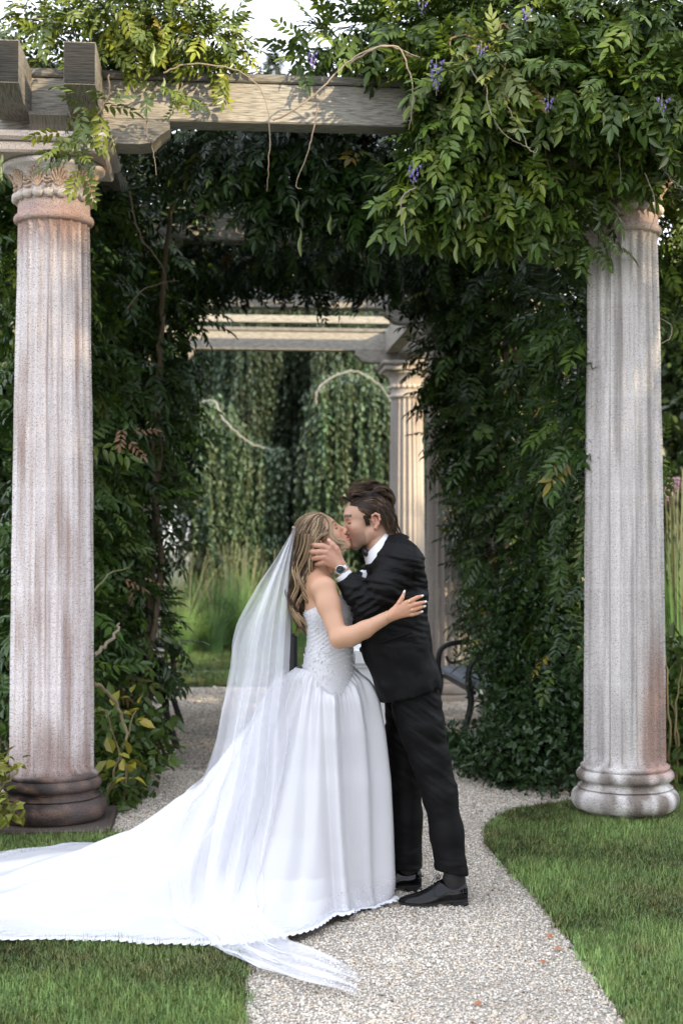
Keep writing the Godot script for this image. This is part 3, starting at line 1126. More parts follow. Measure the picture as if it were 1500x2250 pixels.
func raceme(o: Node3D, at: Vector3, long: float, fat: float) -> void:
	var b := Buf.new()
	b.tube(PackedVector3Array([at + Vector3(0, 0.03, 0), at - Vector3(0, long * 1.15, 0)]), PackedFloat32Array([0.0018, 0.001]), 5, Color(0.3, 0.28, 0.2))
	var n := int(26 * long / 0.14)
	for i in n:
		var g := float(i) / n
		var a := i * 2.4
		var out := Vector3(cos(a), 0, sin(a))
		var r := fat * (1.0 - 0.75 * g) * rf(0.7, 1.1)
		var p := at - Vector3(0, long * g, 0) + out * r
		var s := 0.014 * (1.0 - 0.45 * g) * rf(0.85, 1.2)
		var c := Color(0.3, 0.24, 0.62).lerp(Color(0.55, 0.5, 0.82), rng.randf())
		if g > 0.9:
			c = Color(0.34, 0.32, 0.3)
		leaflet(b, p, (out + Vector3.UP * 0.6).normalized(), (Vector3.UP - out * 0.4).normalized(), s * 1.3, s * 0.7, c)
		leaflet(b, p, (out * 0.6 + Vector3.DOWN * 0.7).normalized(), (out + Vector3.UP * 0.5).normalized(), s * 1.1, s * 0.45, c * Color(0.7, 0.6, 0.95))
		b.ball(p + out * s * 0.3, Vector3(s, s, s) * 0.4, c * Color(0.75, 0.7, 0.95), Basis(), 6, 4)
	part("flower_cluster", b, M.petal, o)


# ---------------------------------------------------------------- wisteria on the pergola
func wisteria() -> void:
	for k in 6:
		leaf_kinds.append(feather_leaf(0.235, 5, 40 + k))
	var dark := Color(0.022, 0.05, 0.009)  # leaf colour lowered so the shade under the roof is painted in
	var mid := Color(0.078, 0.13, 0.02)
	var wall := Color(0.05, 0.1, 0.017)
	var lit := Color(0.12, 0.165, 0.026)  # brighter copy of the leaf colour, with sunlight painted in
	var cat := "vine"
	var grp := "wisteria vines climbing the pergola"

	# bright heap on the left end of the front beam
	var o := thing("wisteria_vine", "sunlit yellow green wisteria heaped on the front beam above the pinkish column", cat, Vector3.ZERO, 0.0, grp)
	leaf_heap(o, [
		[Vector3(-1.574,4.3,-7.75), Vector3(0.26, 0.12, 0.3), 90, 0.2], [Vector3(-1.779,4.298,-8), Vector3(0.2, 0.12, 0.3), 50, 0.2], [Vector3(-1.328,4.307,-7.7), Vector3(0.22, 0.16, 0.3), 90, 0.2], [Vector3(-1.11,4.376,-7.65), Vector3(0.26, 0.2, 0.34), 170, 0.2],
		[Vector3(-0.9186,4.271,-7.6), Vector3(0.2, 0.13, 0.3), 130, 0.2], [Vector3(-0.6903,4.239,-7.65), Vector3(0.17, 0.08, 0.22), 95, 0.2], [Vector3(-1.22,4.239,-7.65), Vector3(0.14, 0.1, 0.2), 50, 0.2], [Vector3(-1.043,4.494,-7.7), Vector3(0.1, 0.1, 0.1), 14, 0.0], [Vector3(-1.304,4.469,-7.7), Vector3(0.14, 0.08, 0.1), 14, 0.0],
		[Vector3(-0.6324,4.069,-7.55), Vector3(0.06, 0.03, 0.05), 5, 0.6], [Vector3(-0.8745,3.888,-7.44), Vector3(0.06, 0.05, 0.04), 6, 1.0],
		[Vector3(-1.249,3.717,-7.12), Vector3(0.1, 0.06, 0.06), 16, 0.6], [Vector3(-1.348,3.59,-7.16), Vector3(0.06, 0.09, 0.05), 9, 0.4], [Vector3(-1.313,3.486,-7.16), Vector3(0.035, 0.07, 0.04), 7, 0.5], [Vector3(-0.9587,3.895,-7.35), Vector3(0.02, 0.03, 0.03), 3, 0.7],
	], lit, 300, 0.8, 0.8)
	stem(o, [Vector3(-1.216,3.983,-7.4), Vector3(-1.187,3.776,-7.16), Vector3(-1.287,3.608,-7.14), Vector3(-1.305,3.469,-7.14), Vector3(-1.321,3.399,-7.18)], 0.006, 0.002)
	stem(o, [Vector3(-1.787,4.394,-7.7), Vector3(-1.514,4.394,-7.7), Vector3(-1.274,4.402,-7.6), Vector3(-1.029,4.308,-7.6)], 0.006, 0.003)
	stem(o, [Vector3(-0.9297,3.995,-7.4), Vector3(-0.7868,4.043,-7.4), Vector3(-0.5513,4.02,-7.44), Vector3(-0.4182,3.905,-7.42), Vector3(-0.3774,3.737,-7.42), Vector3(-0.3835,3.529,-7.45), Vector3(-0.3955,3.397,-7.5)], 0.005, 0.0018, Color(0.3, 0.24, 0.18), "tendril")
	stem(o, [Vector3(-1.013,3.899,-7.4), Vector3(-1.022,3.761,-7.42), Vector3(-1.019,3.674,-7.45), Vector3(-0.9782,3.659,-7.45), Vector3(-1.004,3.639,-7.5), Vector3(-0.9893,3.567,-7.5), Vector3(-0.9794,3.482,-7.5)], 0.004, 0.0015, Color(0.36, 0.28, 0.22), "tendril")
	pod(o, Vector3(-0.9693,4.109,-7.3), 0.115)
	pod(o, Vector3(-0.9171,3.938,-7.3), 0.1)
	pod(o, Vector3(-0.8758,3.883,-7.35), 0.09)
	pod(o, Vector3(-1.776,3.587,-7.4), 0.16)

	# great mass on the right end of the front beam
	o = thing("wisteria_vine", "broad green wisteria mass with violet flowers spilling over the right end of the front beam", cat, Vector3.ZERO, 0.0, grp)
	leaf_heap(o, [
		[Vector3(-0.1508,4.254,-7.8), Vector3(0.08, 0.2, 0.12), 30, 0.2], [Vector3(0.0628,4.305,-7.8), Vector3(0.15, 0.12, 0.25), 60, 0.2], [Vector3(0.3247,4.3,-7.75), Vector3(0.18, 0.14, 0.3), 120, 0.3], [Vector3(0.4746,4.337,-7.75), Vector3(0.26, 0.2, 0.36), 190, 0.4],
		[Vector3(0.7695,4.344,-7.7), Vector3(0.3, 0.24, 0.45), 230, 0.4], [Vector3(1.067,4.319,-7.7), Vector3(0.34, 0.26, 0.5), 280, 0.4], [Vector3(1.396,4.283,-7.6), Vector3(0.36, 0.3, 0.55), 330, 0.4], [Vector3(1.692,4.198,-7.5), Vector3(0.3, 0.3, 0.5), 280, 0.4], [Vector3(1.958,4.125,-7.5), Vector3(0.3, 0.35, 0.5), 160, 0.4],
		[Vector3(0.5759,3.939,-7.45), Vector3(0.13, 0.16, 0.2), 80, 0.7], [Vector3(0.6197,3.923,-7.4), Vector3(0.2, 0.2, 0.24), 140, 0.8], [Vector3(0.8997,3.954,-7.35), Vector3(0.24, 0.2, 0.26), 190, 0.7], [Vector3(1.176,3.914,-7.3), Vector3(0.26, 0.18, 0.26), 200, 0.7],
		[Vector3(1.448,3.851,-7.25), Vector3(0.24, 0.18, 0.24), 190, 0.7], [Vector3(1.657,3.78,-7.25), Vector3(0.16, 0.16, 0.2), 90, 0.7], [Vector3(1.569,3.761,-7.5), Vector3(0.16, 0.12, 0.2), 60, 0.7],
		[Vector3(0.5672,3.676,-7.5), Vector3(0.14, 0.14, 0.2), 90, 0.8], [Vector3(0.6758,3.663,-7.5), Vector3(0.2, 0.16, 0.25), 130, 0.9], [Vector3(0.929,3.544,-7.6), Vector3(0.2, 0.16, 0.25), 150, 0.9], [Vector3(0.6356,3.495,-7.6), Vector3(0.22, 0.14, 0.25), 150, 0.9],
		[Vector3(0.4705,3.446,-7.7), Vector3(0.2, 0.13, 0.22), 120, 0.9], [Vector3(0.9775,3.372,-7.6), Vector3(0.18, 0.11, 0.2), 100, 0.9], [Vector3(0.7674,3.347,-7.7), Vector3(0.18, 0.1, 0.2), 90, 1.0], [Vector3(1.075,3.323,-7.6), Vector3(0.08, 0.08, 0.1), 20, 1.0],
		[Vector3(1.532,3.591,-7.5), Vector3(0.12, 0.06, 0.16), 36, 0.6], [Vector3(1.355,3.461,-7.66), Vector3(0.08, 0.1, 0.1), 36, 1.0], [Vector3(1.712,3.643,-7.6), Vector3(0.12, 0.1, 0.14), 46, 0.6], [Vector3(1.351,3.247,-7.7), Vector3(0.03, 0.1, 0.05), 10, 1.0],
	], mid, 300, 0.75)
	leaf_heap(o, [[Vector3(0.8463,3.918,-7.1), Vector3(0.1, 0.16, 0.06), 26, 0.8], [Vector3(0.6452,4.051,-7.15), Vector3(0.14, 0.04, 0.06), 14, 0.8], [Vector3(0.9033,3.826,-7.1), Vector3(0.06, 0.07, 0.05), 12, 0.9]], Color(0.17, 0.21, 0.06), 52, 0.3)
	for i in 14:   # woody runners through the mass
		var a := Vector3(0.3098,3.923,-7.4).lerp(Vector3(1.716,3.891,-7.3), rng.randf())
		var c := a + Vector3(rf(-0.35, 0.35), rf(-0.25, 0.3), rf(-0.05, 0.15))
		stem(o, [a + Vector3(0, 0.15, -0.3), a + Vector3(0, rf(0.0, 0.2), 0.05), c, c + Vector3(rf(-0.15, 0.15), rf(-0.45, -0.15), rf(-0.05, 0.1))], rf(0.006, 0.012), 0.002, Color(0.2, 0.14, 0.09))
	for q in [[Vector3(0.4705,3.926,-7.02), 0.15, 0.034], [Vector3(0.6945,3.999,-7.02), 0.05, 0.022], [Vector3(0.3609,3.422,-7.1), 0.085, 0.028], [Vector3(1.018,3.724,-6.98), 0.06, 0.024], [Vector3(1.573,3.715,-6.95), 0.07, 0.03], [Vector3(0.9272,4.213,-7.1), 0.05, 0.02], [Vector3(-0.1567,4.165,-7.6), 0.08, 0.018], [Vector3(0.419,4.322,-7.3), 0.05, 0.022]]:
		raceme(o, q[0], q[1], q[2])
	stem(o, [Vector3(0.5949,4.01,-7.1), Vector3(0.6699,3.856,-7.05), Vector3(0.7221,3.81,-7.05), Vector3(0.7309,3.719,-7.05), Vector3(0.7862,3.613,-7.08), Vector3(0.8683,3.55,-7.1), Vector3(0.9481,3.516,-7.1)], 0.0045, 0.002, Color(0.42, 0.36, 0.26), "tendril")
	stem(o, [Vector3(0.8236,3.976,-7.1), Vector3(0.806,3.787,-7.05), Vector3(0.8398,3.684,-7.05), Vector3(0.8976,3.596,-7.06), Vector3(0.9314,3.505,-7.06), Vector3(0.9654,3.482,-7.06), Vector3(0.9769,3.505,-7.06)], 0.0045, 0.002, Color(0.42, 0.36, 0.24), "tendril")
	stem(o, [Vector3(0.047,4.009,-7.3), Vector3(0.1856,4.057,-7.2), Vector3(0.3016,4.045,-7.2), Vector3(0.3594,3.858,-7.2), Vector3(0.3593,3.753,-7.2), Vector3(0.343,3.651,-7.25)], 0.006, 0.002, Color(0.34, 0.27, 0.2), "tendril")
	stem(o, [Vector3(-0.3573,3.743,-7.4), Vector3(-0.2376,3.797,-7.38), Vector3(-0.0948,3.91,-7.36), Vector3(0.0237,4.029,-7.36), Vector3(0.2117,4.104,-7.3), Vector3(0.4205,4.016,-7.25)], 0.0055, 0.003, Color(0.34, 0.27, 0.2), "tendril")
	stem(o, [Vector3(-0.1191,3.839,-7.4), Vector3(-0.1481,3.689,-7.42), Vector3(-0.187,3.553,-7.45), Vector3(-0.2412,3.433,-7.5), Vector3(-0.2122,3.409,-7.5)], 0.004, 0.0016, Color(0.34, 0.26, 0.2), "tendril")
	stem(o, [Vector3(0.3827,3.366,-7.3), Vector3(0.3169,3.324,-7.3), Vector3(0.3059,3.258,-7.32), Vector3(0.326,3.17,-7.35), Vector3(0.3358,3.077,-7.36)], 0.004, 0.0015, Color(0.4, 0.34, 0.28), "tendril")
	stem(o, [Vector3(1.449,3.672,-7.2), Vector3(1.423,3.546,-7.25), Vector3(1.437,3.442,-7.3), Vector3(1.447,3.372,-7.35)], 0.003, 0.0015, Color(0.4, 0.34, 0.28), "tendril")
	stem(o, [Vector3(1.527,3.678,-7.3), Vector3(1.586,3.607,-7.3), Vector3(1.625,3.524,-7.3), Vector3(1.702,3.431,-7.35), Vector3(1.797,3.372,-7.4)], 0.005, 0.003, Color(0.4, 0.34, 0.28), "tendril")
	stem(o, [Vector3(1.562,3.442,-7.3), Vector3(1.63,3.265,-7.35), Vector3(1.591,3.106,-7.5)], 0.003, 0.0015, Color(0.4, 0.34, 0.28), "tendril")
	pod(o, Vector3(0.7454,3.723,-7.08), 0.115)
	pod(o, Vector3(0.6074,3.142,-7.5), 0.13)
	pod(o, Vector3(0.6162,3.269,-7.4), 0.1)
	pod(o, Vector3(0.6419,3.283,-7.45), 0.06)
	pod(o, Vector3(0.6948,3.348,-7.4), 0.11)
	pod(o, Vector3(-0.2372,3.358,-8.2), 0.17)
	pod(o, Vector3(-0.2505,3.517,-8.2), 0.13)
	pod(o, Vector3(-0.0659,3.438,-8.2), 0.12)

	# what hangs behind and below the front beam, and the roof over the first bays
	o = thing("wisteria_vine", "dark wisteria hanging below the pergola roof behind the front beam", cat, Vector3.ZERO, 0.0, grp)
	var heap := [
		[Vector3(-0.5135,3.837,-8.4), Vector3(0.36, 0.2, 0.3), 150, 1.0, 0.0], [Vector3(-0.1622,3.837,-8.4), Vector3(0.34, 0.2, 0.3), 170, 1.0, 0.0], [Vector3(0.1351,3.783,-8.4), Vector3(0.3, 0.2, 0.3), 160, 1.0, 0.0], [Vector3(-0.3595,3.669,-8.6), Vector3(0.3, 0.16, 0.25), 100, 1.1, 0.0], [Vector3(-0.083,3.614,-8.6), Vector3(0.26, 0.12, 0.25), 80, 1.1, 0.0], [Vector3(0.2733,3.589,-8.5), Vector3(0.26, 0.16, 0.25), 110, 1.1, 0.0],
		[Vector3(-0.4423,3.475,-8.6), Vector3(0.06, 0.08, 0.08), 12, 1.3, 0.0], [Vector3(0.2458,3.37,-8.5), Vector3(0.08, 0.08, 0.1), 14, 1.3, 0.0], [Vector3(-0.8495,3.975,-8.8), Vector3(0.3, 0.2, 0.3), 90, 1.0, 0.0],
	]
	for k in 9:   # roof
		for s in [-1, 0, 1]:
			heap.append([site * Vector3(s * 1.15 + rf(-0.2, 0.2), 4.15, -0.7 - k * 0.55), Vector3(0.85, 0.22, 0.5), 120, 0.6])
	for k in 10:  # ragged lower edge at the second and third row
		heap.append([site * Vector3(-1.3 + k * 0.3, 3.84 + 0.1 * sin(k * 2.3), -3.4), Vector3(0.3, 0.27, 0.3), 70, 1.1])
	for k in 9:
		heap.append([site * Vector3(-1.4 + k * 0.36, 4.02 - 0.12 * absf(k - 4.0) / 4.0, -4.7), Vector3(0.3, 0.18 + 0.08 * sin(k * 1.9), 0.3), 60, 0.9])
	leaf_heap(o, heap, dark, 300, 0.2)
	stem(o, [Vector3(-0.9404,3.697,-8.6), Vector3(-0.857,3.53,-8.6), Vector3(-0.6911,3.502,-8.6), Vector3(-0.4976,3.502,-8.6)], 0.006, 0.003)
	stem(o, [Vector3(-0.2672,3.971,-8.3), Vector3(-0.2804,3.836,-8.3), Vector3(-0.1335,3.836,-8.3)], 0.004, 0.002)

	# curtain on the left side
	o = thing("wisteria_vine", "tall dark wisteria curtain right of the pinkish column, with withered brown leaves", cat, Vector3.ZERO, 0.0, grp)
	heap = []
	for k in 15:
		var y := 0.55 + k * 0.24
		heap.append([site * Vector3(-1.52 + 0.1 * sin(k * 1.7), y, -2.55 + 0.2 * cos(k * 1.3)), Vector3(0.42 + 0.06 * sin(k * 2.1), 0.28, 0.55), 130, 0.8])
		heap.append([site * Vector3(-1.66, y, -1.4), Vector3(0.28, 0.28, 0.7), 85, 0.8])
		heap.append([site * Vector3(-1.68, y, -4.1), Vector3(0.32, 0.28, 0.85), 80, 0.8])
	for k in 5:
		heap.append([site * Vector3(-1.12 + 0.02 * k, 2.2 + k * 0.36, -3.1), Vector3(0.24, 0.26, 0.3), 55, 0.9])
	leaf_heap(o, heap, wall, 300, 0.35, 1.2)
	stem(o, [Vector3(-1.366,-0.1183,-10.2), Vector3(-1.399,0.8491,-10.3), Vector3(-1.335,1.837,-10.3), Vector3(-1.309,2.816,-10.2), Vector3(-1.253,3.435,-10), Vector3(-1.142,3.824,-9.6)], 0.035, 0.014)
	stem(o, [Vector3(-1.463,-0.1831,-10.2), Vector3(-1.407,0.5307,-10.2), Vector3(-1.311,1.342,-10.3), Vector3(-1.356,2.161,-10.2), Vector3(-1.283,2.919,-10), Vector3(-1.252,3.145,-10)], 0.028, 0.012)
	stem(o, [Vector3(-1.256,3.619,-8.4), Vector3(-1.216,3.391,-8.6), Vector3(-1.117,3.264,-8.8), Vector3(-1.098,3.129,-9)], 0.006, 0.003, Color(0.24, 0.18, 0.13))
	stem(o, [Vector3(-1.328,2.98,-8.8), Vector3(-1.243,3.094,-8.8), Vector3(-1.129,3.163,-8.9), Vector3(-1.043,3.18,-8.9)], 0.004, 0.002, Color(0.24, 0.18, 0.13))
	stem(o, [Vector3(-1.368,0.9093,-7.9), Vector3(-1.31,0.99,-8.2), Vector3(-1.294,1.063,-8.3)], 0.012, 0.006, Color(0.36, 0.29, 0.2))
	stem(o, [Vector3(-1.372,0.7583,-7.9), Vector3(-1.306,0.6611,-8.1), Vector3(-1.256,0.5197,-8.2), Vector3(-1.224,0.3372,-8.2)], 0.012, 0.008, Color(0.3, 0.25, 0.14))
	stem(o, [Vector3(-1.369,1.262,-7.9), Vector3(-1.337,1.351,-8.2), Vector3(-1.279,1.381,-8.6)], 0.006, 0.004, Color(0.24, 0.25, 0.1))
	for q in [Vector3(-1.344,2.251,-8.7), Vector3(-1.296,2.209,-8.7), Vector3(-1.321,2.167,-8.7), Vector3(-1.326,1.317,-8.5), Vector3(-1.25,1.336,-8.5), Vector3(-1.196,1.328,-8.5)]:
		var tone := Color(0.2, 0.11, 0.06)
		var key := "withered"
		if not leaf_tinted.has(key):
			leaf_tinted[key] = feather_leaf(0.17, 4, 71, tone)
		var l := put("leaf", leaf_tinted[key], M.leaf, o, leaf_at(q, Vector3(0.7, 0, 0.5), 0.4, 1.0))
		l.set_meta("label", "withered brown leaf")

	# curtain on the right side
	o = thing("wisteria_vine", "tall dark wisteria curtain left of the grey column, behind the man", cat, Vector3.ZERO, 0.0, grp)
	heap = []
	for k in 14:
		var y := 0.8 + k * 0.24
		var lean := 0.12 * smoothstep(1.2, 3.4, y)
		heap.append([site * Vector3(1.48 - lean + 0.16 * smoothstep(2.5, 1.7, y) + 0.08 * sin(k * 1.9), y, -2.6 + 0.2 * cos(k * 1.1)), Vector3(0.4 + 0.05 * sin(k * 2.3), 0.28, 0.5), 130, 0.8])
		heap.append([site * Vector3(1.6, y, -1.5), Vector3(0.3, 0.28, 0.7), 85, 0.8])
		heap.append([site * Vector3(1.7, y, -4.2), Vector3(0.3, 0.28, 0.8), 80, 0.8])
	for k in 9:
		heap.append([site * Vector3(1.88, 1.3 + k * 0.33, -5.75), Vector3(0.28, 0.3, 0.8), 170, 0.8])
	for k in 5:
		heap.append([site * Vector3(1.26 - 0.04 * k, 2.35 + k * 0.32, -3.3), Vector3(0.24, 0.26, 0.3), 55, 0.9])
	heap.append_array([[Vector3(1.097,3.039,-11.4), Vector3(0.17, 0.25, 0.3), 130, 0.8], [Vector3(1.133,2.49,-11.4), Vector3(0.19, 0.3, 0.3), 150, 0.8], [Vector3(1.223,1.941,-11.4), Vector3(0.17, 0.28, 0.3), 120, 0.8], [Vector3(1.329,2.671,-8.2), Vector3(0.08, 0.3, 0.12), 50, 0.8], [Vector3(1.314,2.144,-8.2), Vector3(0.1, 0.3, 0.12), 60, 0.8], [Vector3(1.279,2.899,-8.3), Vector3(0.12, 0.1, 0.1), 20, 0.8]])
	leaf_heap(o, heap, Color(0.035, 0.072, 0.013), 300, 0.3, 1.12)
	stem(o, [Vector3(1.26,0.0145,-10.4), Vector3(1.23,1.174,-10.4), Vector3(1.166,2.173,-10.4), Vector3(1.179,3.144,-10.2), Vector3(1.071,3.65,-9.8)], 0.035, 0.015)
	stem(o, [Vector3(1.327,0.0145,-10.4), Vector3(1.313,1.008,-10.4), Vector3(1.365,2.006,-10.4), Vector3(1.244,2.947,-10.2), Vector3(1.259,3.523,-9.8)], 0.028, 0.012)

	# outside of the right column, lit
	o = thing("wisteria_vine", "light green vine strands hanging down outside the grey column at the photo's right edge", cat, Vector3.ZERO, 0.0, grp)
	leaf_heap(o, [[Vector3(1.948,3.595,-8.3), Vector3(0.1, 0.3, 0.3), 70, 0.8], [Vector3(1.943,3.294,-8.4), Vector3(0.1, 0.3, 0.25), 80, 0.8], [Vector3(1.916,3.131,-8.4), Vector3(0.08, 0.2, 0.2), 40, 0.8], [Vector3(2.187,3.457,-8.4), Vector3(0.25, 0.5, 0.4), 160, 0.8], [Vector3(1.875,2.085,-8.3), Vector3(0.05, 0.07, 0.06), 9, 0.6], [Vector3(1.843,2.856,-8.2), Vector3(0.05, 0.05, 0.05), 5, 0.6]], mid, 200, 0.6)
	stem(o, [Vector3(1.803,2.843,-8.2), Vector3(1.895,2.798,-8.2), Vector3(1.9,2.724,-8.2), Vector3(1.842,2.684,-8.2), Vector3(1.826,2.711,-8.2)], 0.003, 0.0015, Color(0.4, 0.36, 0.3), "tendril")
	# left of the left column, behind
	o = thing("wisteria_vine", "dark vine behind the pinkish column's capital at the photo's left edge", cat, Vector3.ZERO, 0.0, grp)
	leaf_heap(o, [[Vector3(-2.06,3.669,-8.6), Vector3(0.16, 0.35, 0.3), 90, 0.8], [Vector3(-2.039,3.975,-8.8), Vector3(0.2, 0.3, 0.3), 80, 0.8], [Vector3(-2.265,3.469,-8.7), Vector3(0.3, 0.5, 0.4), 140, 0.8], [Vector3(-2.044,3.341,-8.9), Vector3(0.12, 0.16, 0.2), 30, 0.8]], mid, 120, 0.2)


# ---------------------------------------------------------------- shrubs, grasses and trees
func spray_heap(o: Node3D, called: String, heap: Array, kinds: Array, tone: Color, vary := 0.35) -> void:
	var where := []
	var cols := []
	for k in kinds:
		where.append([])
		cols.append(PackedColorArray())
	for e in heap:
		var cn: Vector3 = e[0]
		var rr: Vector3 = e[1]
		for i in int(e[2]):
			var u := rdir()
			var lump := 1.0 + 0.25 * sin(u.x * 6.0 + cn.x * 3.0) * cos(u.y * 7.0 + cn.y * 3.0 + u.z * 5.0)
			var p := cn + u * rr * pow(rng.randf(), 0.4) * lump
			if p.y < 0.03:
				continue
			var k := rng.randi() % kinds.size()
			where[k].append(Transform3D(Basis.from_euler(Vector3(rf(-0.5, 0.5), rng.randf() * TAU, rf(-0.5, 0.5))) * rf(0.75, 1.25), p))
			var g := 1.0 + rf(-vary, vary)
			cols[k].append(Color(tone.r * g * rf(0.9, 1.15), tone.g * g, tone.b * g))
	for k in kinds.size():
		if where[k].size():
			many(called, kinds[k], M.leaf, where[k], cols[k], o)


func shrub(called: String, label: String, category: String, heap: Array, kinds: Array, tone: Color, stems: Array, group := "") -> Node3D:
	var o := thing(called, label, category, Vector3.ZERO, 0.0, group)
	spray_heap(o, "foliage", heap, kinds, tone)
	for s in stems:
		stem(o, s, 0.01, 0.004, Color(0.22, 0.18, 0.08))
	return o


func tuft_grass(n: int, high: float, wide: float, sd: int, plume: bool) -> ArrayMesh:
	var r := RandomNumberGenerator.new()
	r.seed = sd
	var b := Buf.new()
	for i in n:
		var a := r.randf() * TAU
		var out := Vector3(cos(a), 0, sin(a))
		var side := Vector3(-sin(a), 0, cos(a))
		var hh := high * r.randf_range(0.55, 1.0)
		var lean := pow(r.randf(), 0.8) * 0.95
		var base := out * r.randf() * wide * 0.25
		var up := plume and r.randf() < 0.07
		var col := Color(0.16, 0.31, 0.085) * r.randf_range(0.65, 1.35)
		if up:
			hh *= 1.3
			lean *= 0.4
			col = Color(0.17, 0.185, 0.1)
		var s := b.v.size()
		for k in 5:
			var f := k / 4.0
			var p := base + out * lean * hh * f * f * 0.8 + Vector3.UP * hh * (f - 0.38 * lean * f * f)
			var w := 0.004 * (1.0 - f * 0.85) if not up else 0.0014 + 0.007 * smoothstep(0.6, 0.85, f) * (1.0 - 0.6 * f)
			var nn := (out * (0.7 + lean * f) + Vector3.UP * 0.6).normalized()
			b.vert(p - side * w, nn, col)
			b.vert(p + side * w, nn, col)
		for k in 4:
			b.quad(s + k * 2, s + k * 2 + 1, s + k * 2 + 3, s + k * 2 + 2)
	b.fix()
	return b.mesh()


func tree(label: String, at: Vector3, trunk_h: float, crown: Array, tone: Color, kinds: Array, group := "") -> void:
	var o := thing("tree", label, "tree", Vector3.ZERO, 0.0, group)
	stem(o, [at, at + Vector3(0.1, trunk_h * 0.5, 0.05), at + Vector3(-0.05, trunk_h, 0)], 0.24, 0.12, Color(0.1, 0.08, 0.06), "trunk")
	for e in crown:
		stem(o, [at + Vector3(0, trunk_h * 0.7, 0), (at + e[0]) * 0.5 + Vector3(0, trunk_h * 0.4, 0), e[0]], 0.08, 0.02, Color(0.1, 0.08, 0.06), "limb")
	spray_heap(o, "crown", crown, kinds, tone, 0.45)


# a hanging twig with small leaves down both sides
func streamer(sd: int) -> ArrayMesh:
	var r := RandomNumberGenerator.new()
	r.seed = sd
	var b := Buf.new()
	for i in 26:
		var y := -0.62 * i / 26.0
		var a := r.randf() * TAU
		var out := Vector3(cos(a), 0, sin(a))
		var d := (out * r.randf_range(0.3, 0.9) + Vector3.DOWN * r.randf_range(0.5, 1.0)).normalized()
		var nn := (out + Vector3.UP * 0.8 + Vector3(r.randfn(), r.randfn(), r.randfn()) * 0.3)
		nn = (nn - d * nn.dot(d)).normalized()
		var l := r.randf_range(0.05, 0.085)
		leaflet(b, Vector3(r.randfn() * 0.02, y, r.randfn() * 0.02), d, nn, l, l * 0.3, Color.WHITE * r.randf_range(0.7, 1.3))
	b.tube(PackedVector3Array([Vector3(0, 0.02, 0), Vector3(0, -0.6, 0)]), PackedFloat32Array([0.004, 0.002]), 4, Color(1.6, 1.1, 1.2))
	return b.mesh()


func weeping_tree() -> void:
	var o := thing("weeping_tree", "large weeping tree with hanging curtains of leaves and pale arching branches", "tree")
	var base := Vector3(-0.3995,0.4215,-25) * Vector3(1, 0, 1)
	stem(o, [base, base + Vector3(0.2, 1.8, 0), base + Vector3(-0.2, 3.8, 0.2), base + Vector3(0.1, 6.0, 0)], 0.4, 0.16, Color(0.26, 0.25, 0.23), "trunk")
	var arches := []
	for i in 26:
		var a := TAU * i / 26.0 + rf(-0.12, 0.12)
		var reach := rf(1.6, 4.6)
		var top := rf(3.0, 7.2)
		var out := Vector3(cos(a), 0, sin(a) * 0.75)
		arches.append([base + Vector3(0, top * 0.75, 0), base + out * reach * 0.45 + Vector3(0, top, 0), base + out * reach * 0.85 + Vector3(0, top * 0.88, 0), base + out * reach + Vector3(0, top * 0.6, 0)])
	# the pale branches that show in front of the leaves
	var pale := [[Vector3(-0.3752,3.55,-20.9), Vector3(-0.3535,3.74,-20.8), Vector3(-0.2335,3.887,-20.8), Vector3(-0.0334,3.994,-20.8), Vector3(0.2001,4.041,-20.8), Vector3(0.4336,3.921,-20.8), Vector3(0.6003,3.794,-20.8), Vector3(0.7734,3.506,-20.8)], [Vector3(-2.147,3.651,-21.6), Vector3(-1.93,3.663,-21.5), Vector3(-1.783,3.392,-21.4), Vector3(-1.577,3.185,-21.4), Vector3(-1.309,3,-21.5), Vector3(-1.003,2.938,-21.6)], [Vector3(0.1384,2.979,-21.6), Vector3(0.4133,2.931,-21.5), Vector3(0.8303,2.868,-21.6)]]
	for p in pale:
		stem(o, p, 0.015, 0.008, Color(0.36, 0.35, 0.32), "limb")
	for a in arches:
		stem(o, a, 0.05, 0.012, Color(0.1, 0.095, 0.085), "limb")
	var plain := arches.size()
	arches.append_array([pale[0], pale[1], pale[2]])
	var kinds := [streamer(1), streamer(2), streamer(3)]
	var where := [[], [], []]
	var cols := [PackedColorArray(), PackedColorArray(), PackedColorArray()]
	for ai in arches.size():
		var a: Array = arches[ai]
		var c := curve(a, 24)
		var tone := rf(0.55, 1.5)
		for i in range(4, 25):
			var depth := 1.2 + 1.6 * absf(sin(i * 1.3 + (a[0] as Vector3).x * 3.0 + (a[2] as Vector3).z))
			var shade := tone * rf(0.8, 1.2)
			for q in 7:
				var p: Vector3 = c[i] + Vector3(rf(-0.22, 0.22), rf(-0.1, 0.1), rf(-0.2, 0.3) if ai < plain else rf(-0.55, -0.12))
				var low := maxf(0.7, p.y - depth * rf(0.6, 1.1))
				var sway := Vector3(rf(-0.12, 0.12), 0, rf(-0.12, 0.12))
				var g := shade * rf(0.8, 1.2)
				while p.y > low + 0.3:
					var k := rng.randi() % 3
					where[k].append(Transform3D(Basis.from_euler(Vector3(rf(-0.1, 0.1), rng.randf() * TAU, rf(-0.1, 0.1))) * rf(0.9, 1.25), p + rdir() * 0.04))
					cols[k].append(Color(0.068 * g * rf(0.85, 1.2), 0.103 * g, 0.05 * g))
					p += Vector3(0, -0.46, 0) + sway * 0.4
	for k in 3:
		many("crown", kinds[k], M.leaf, where[k], cols[k], o)


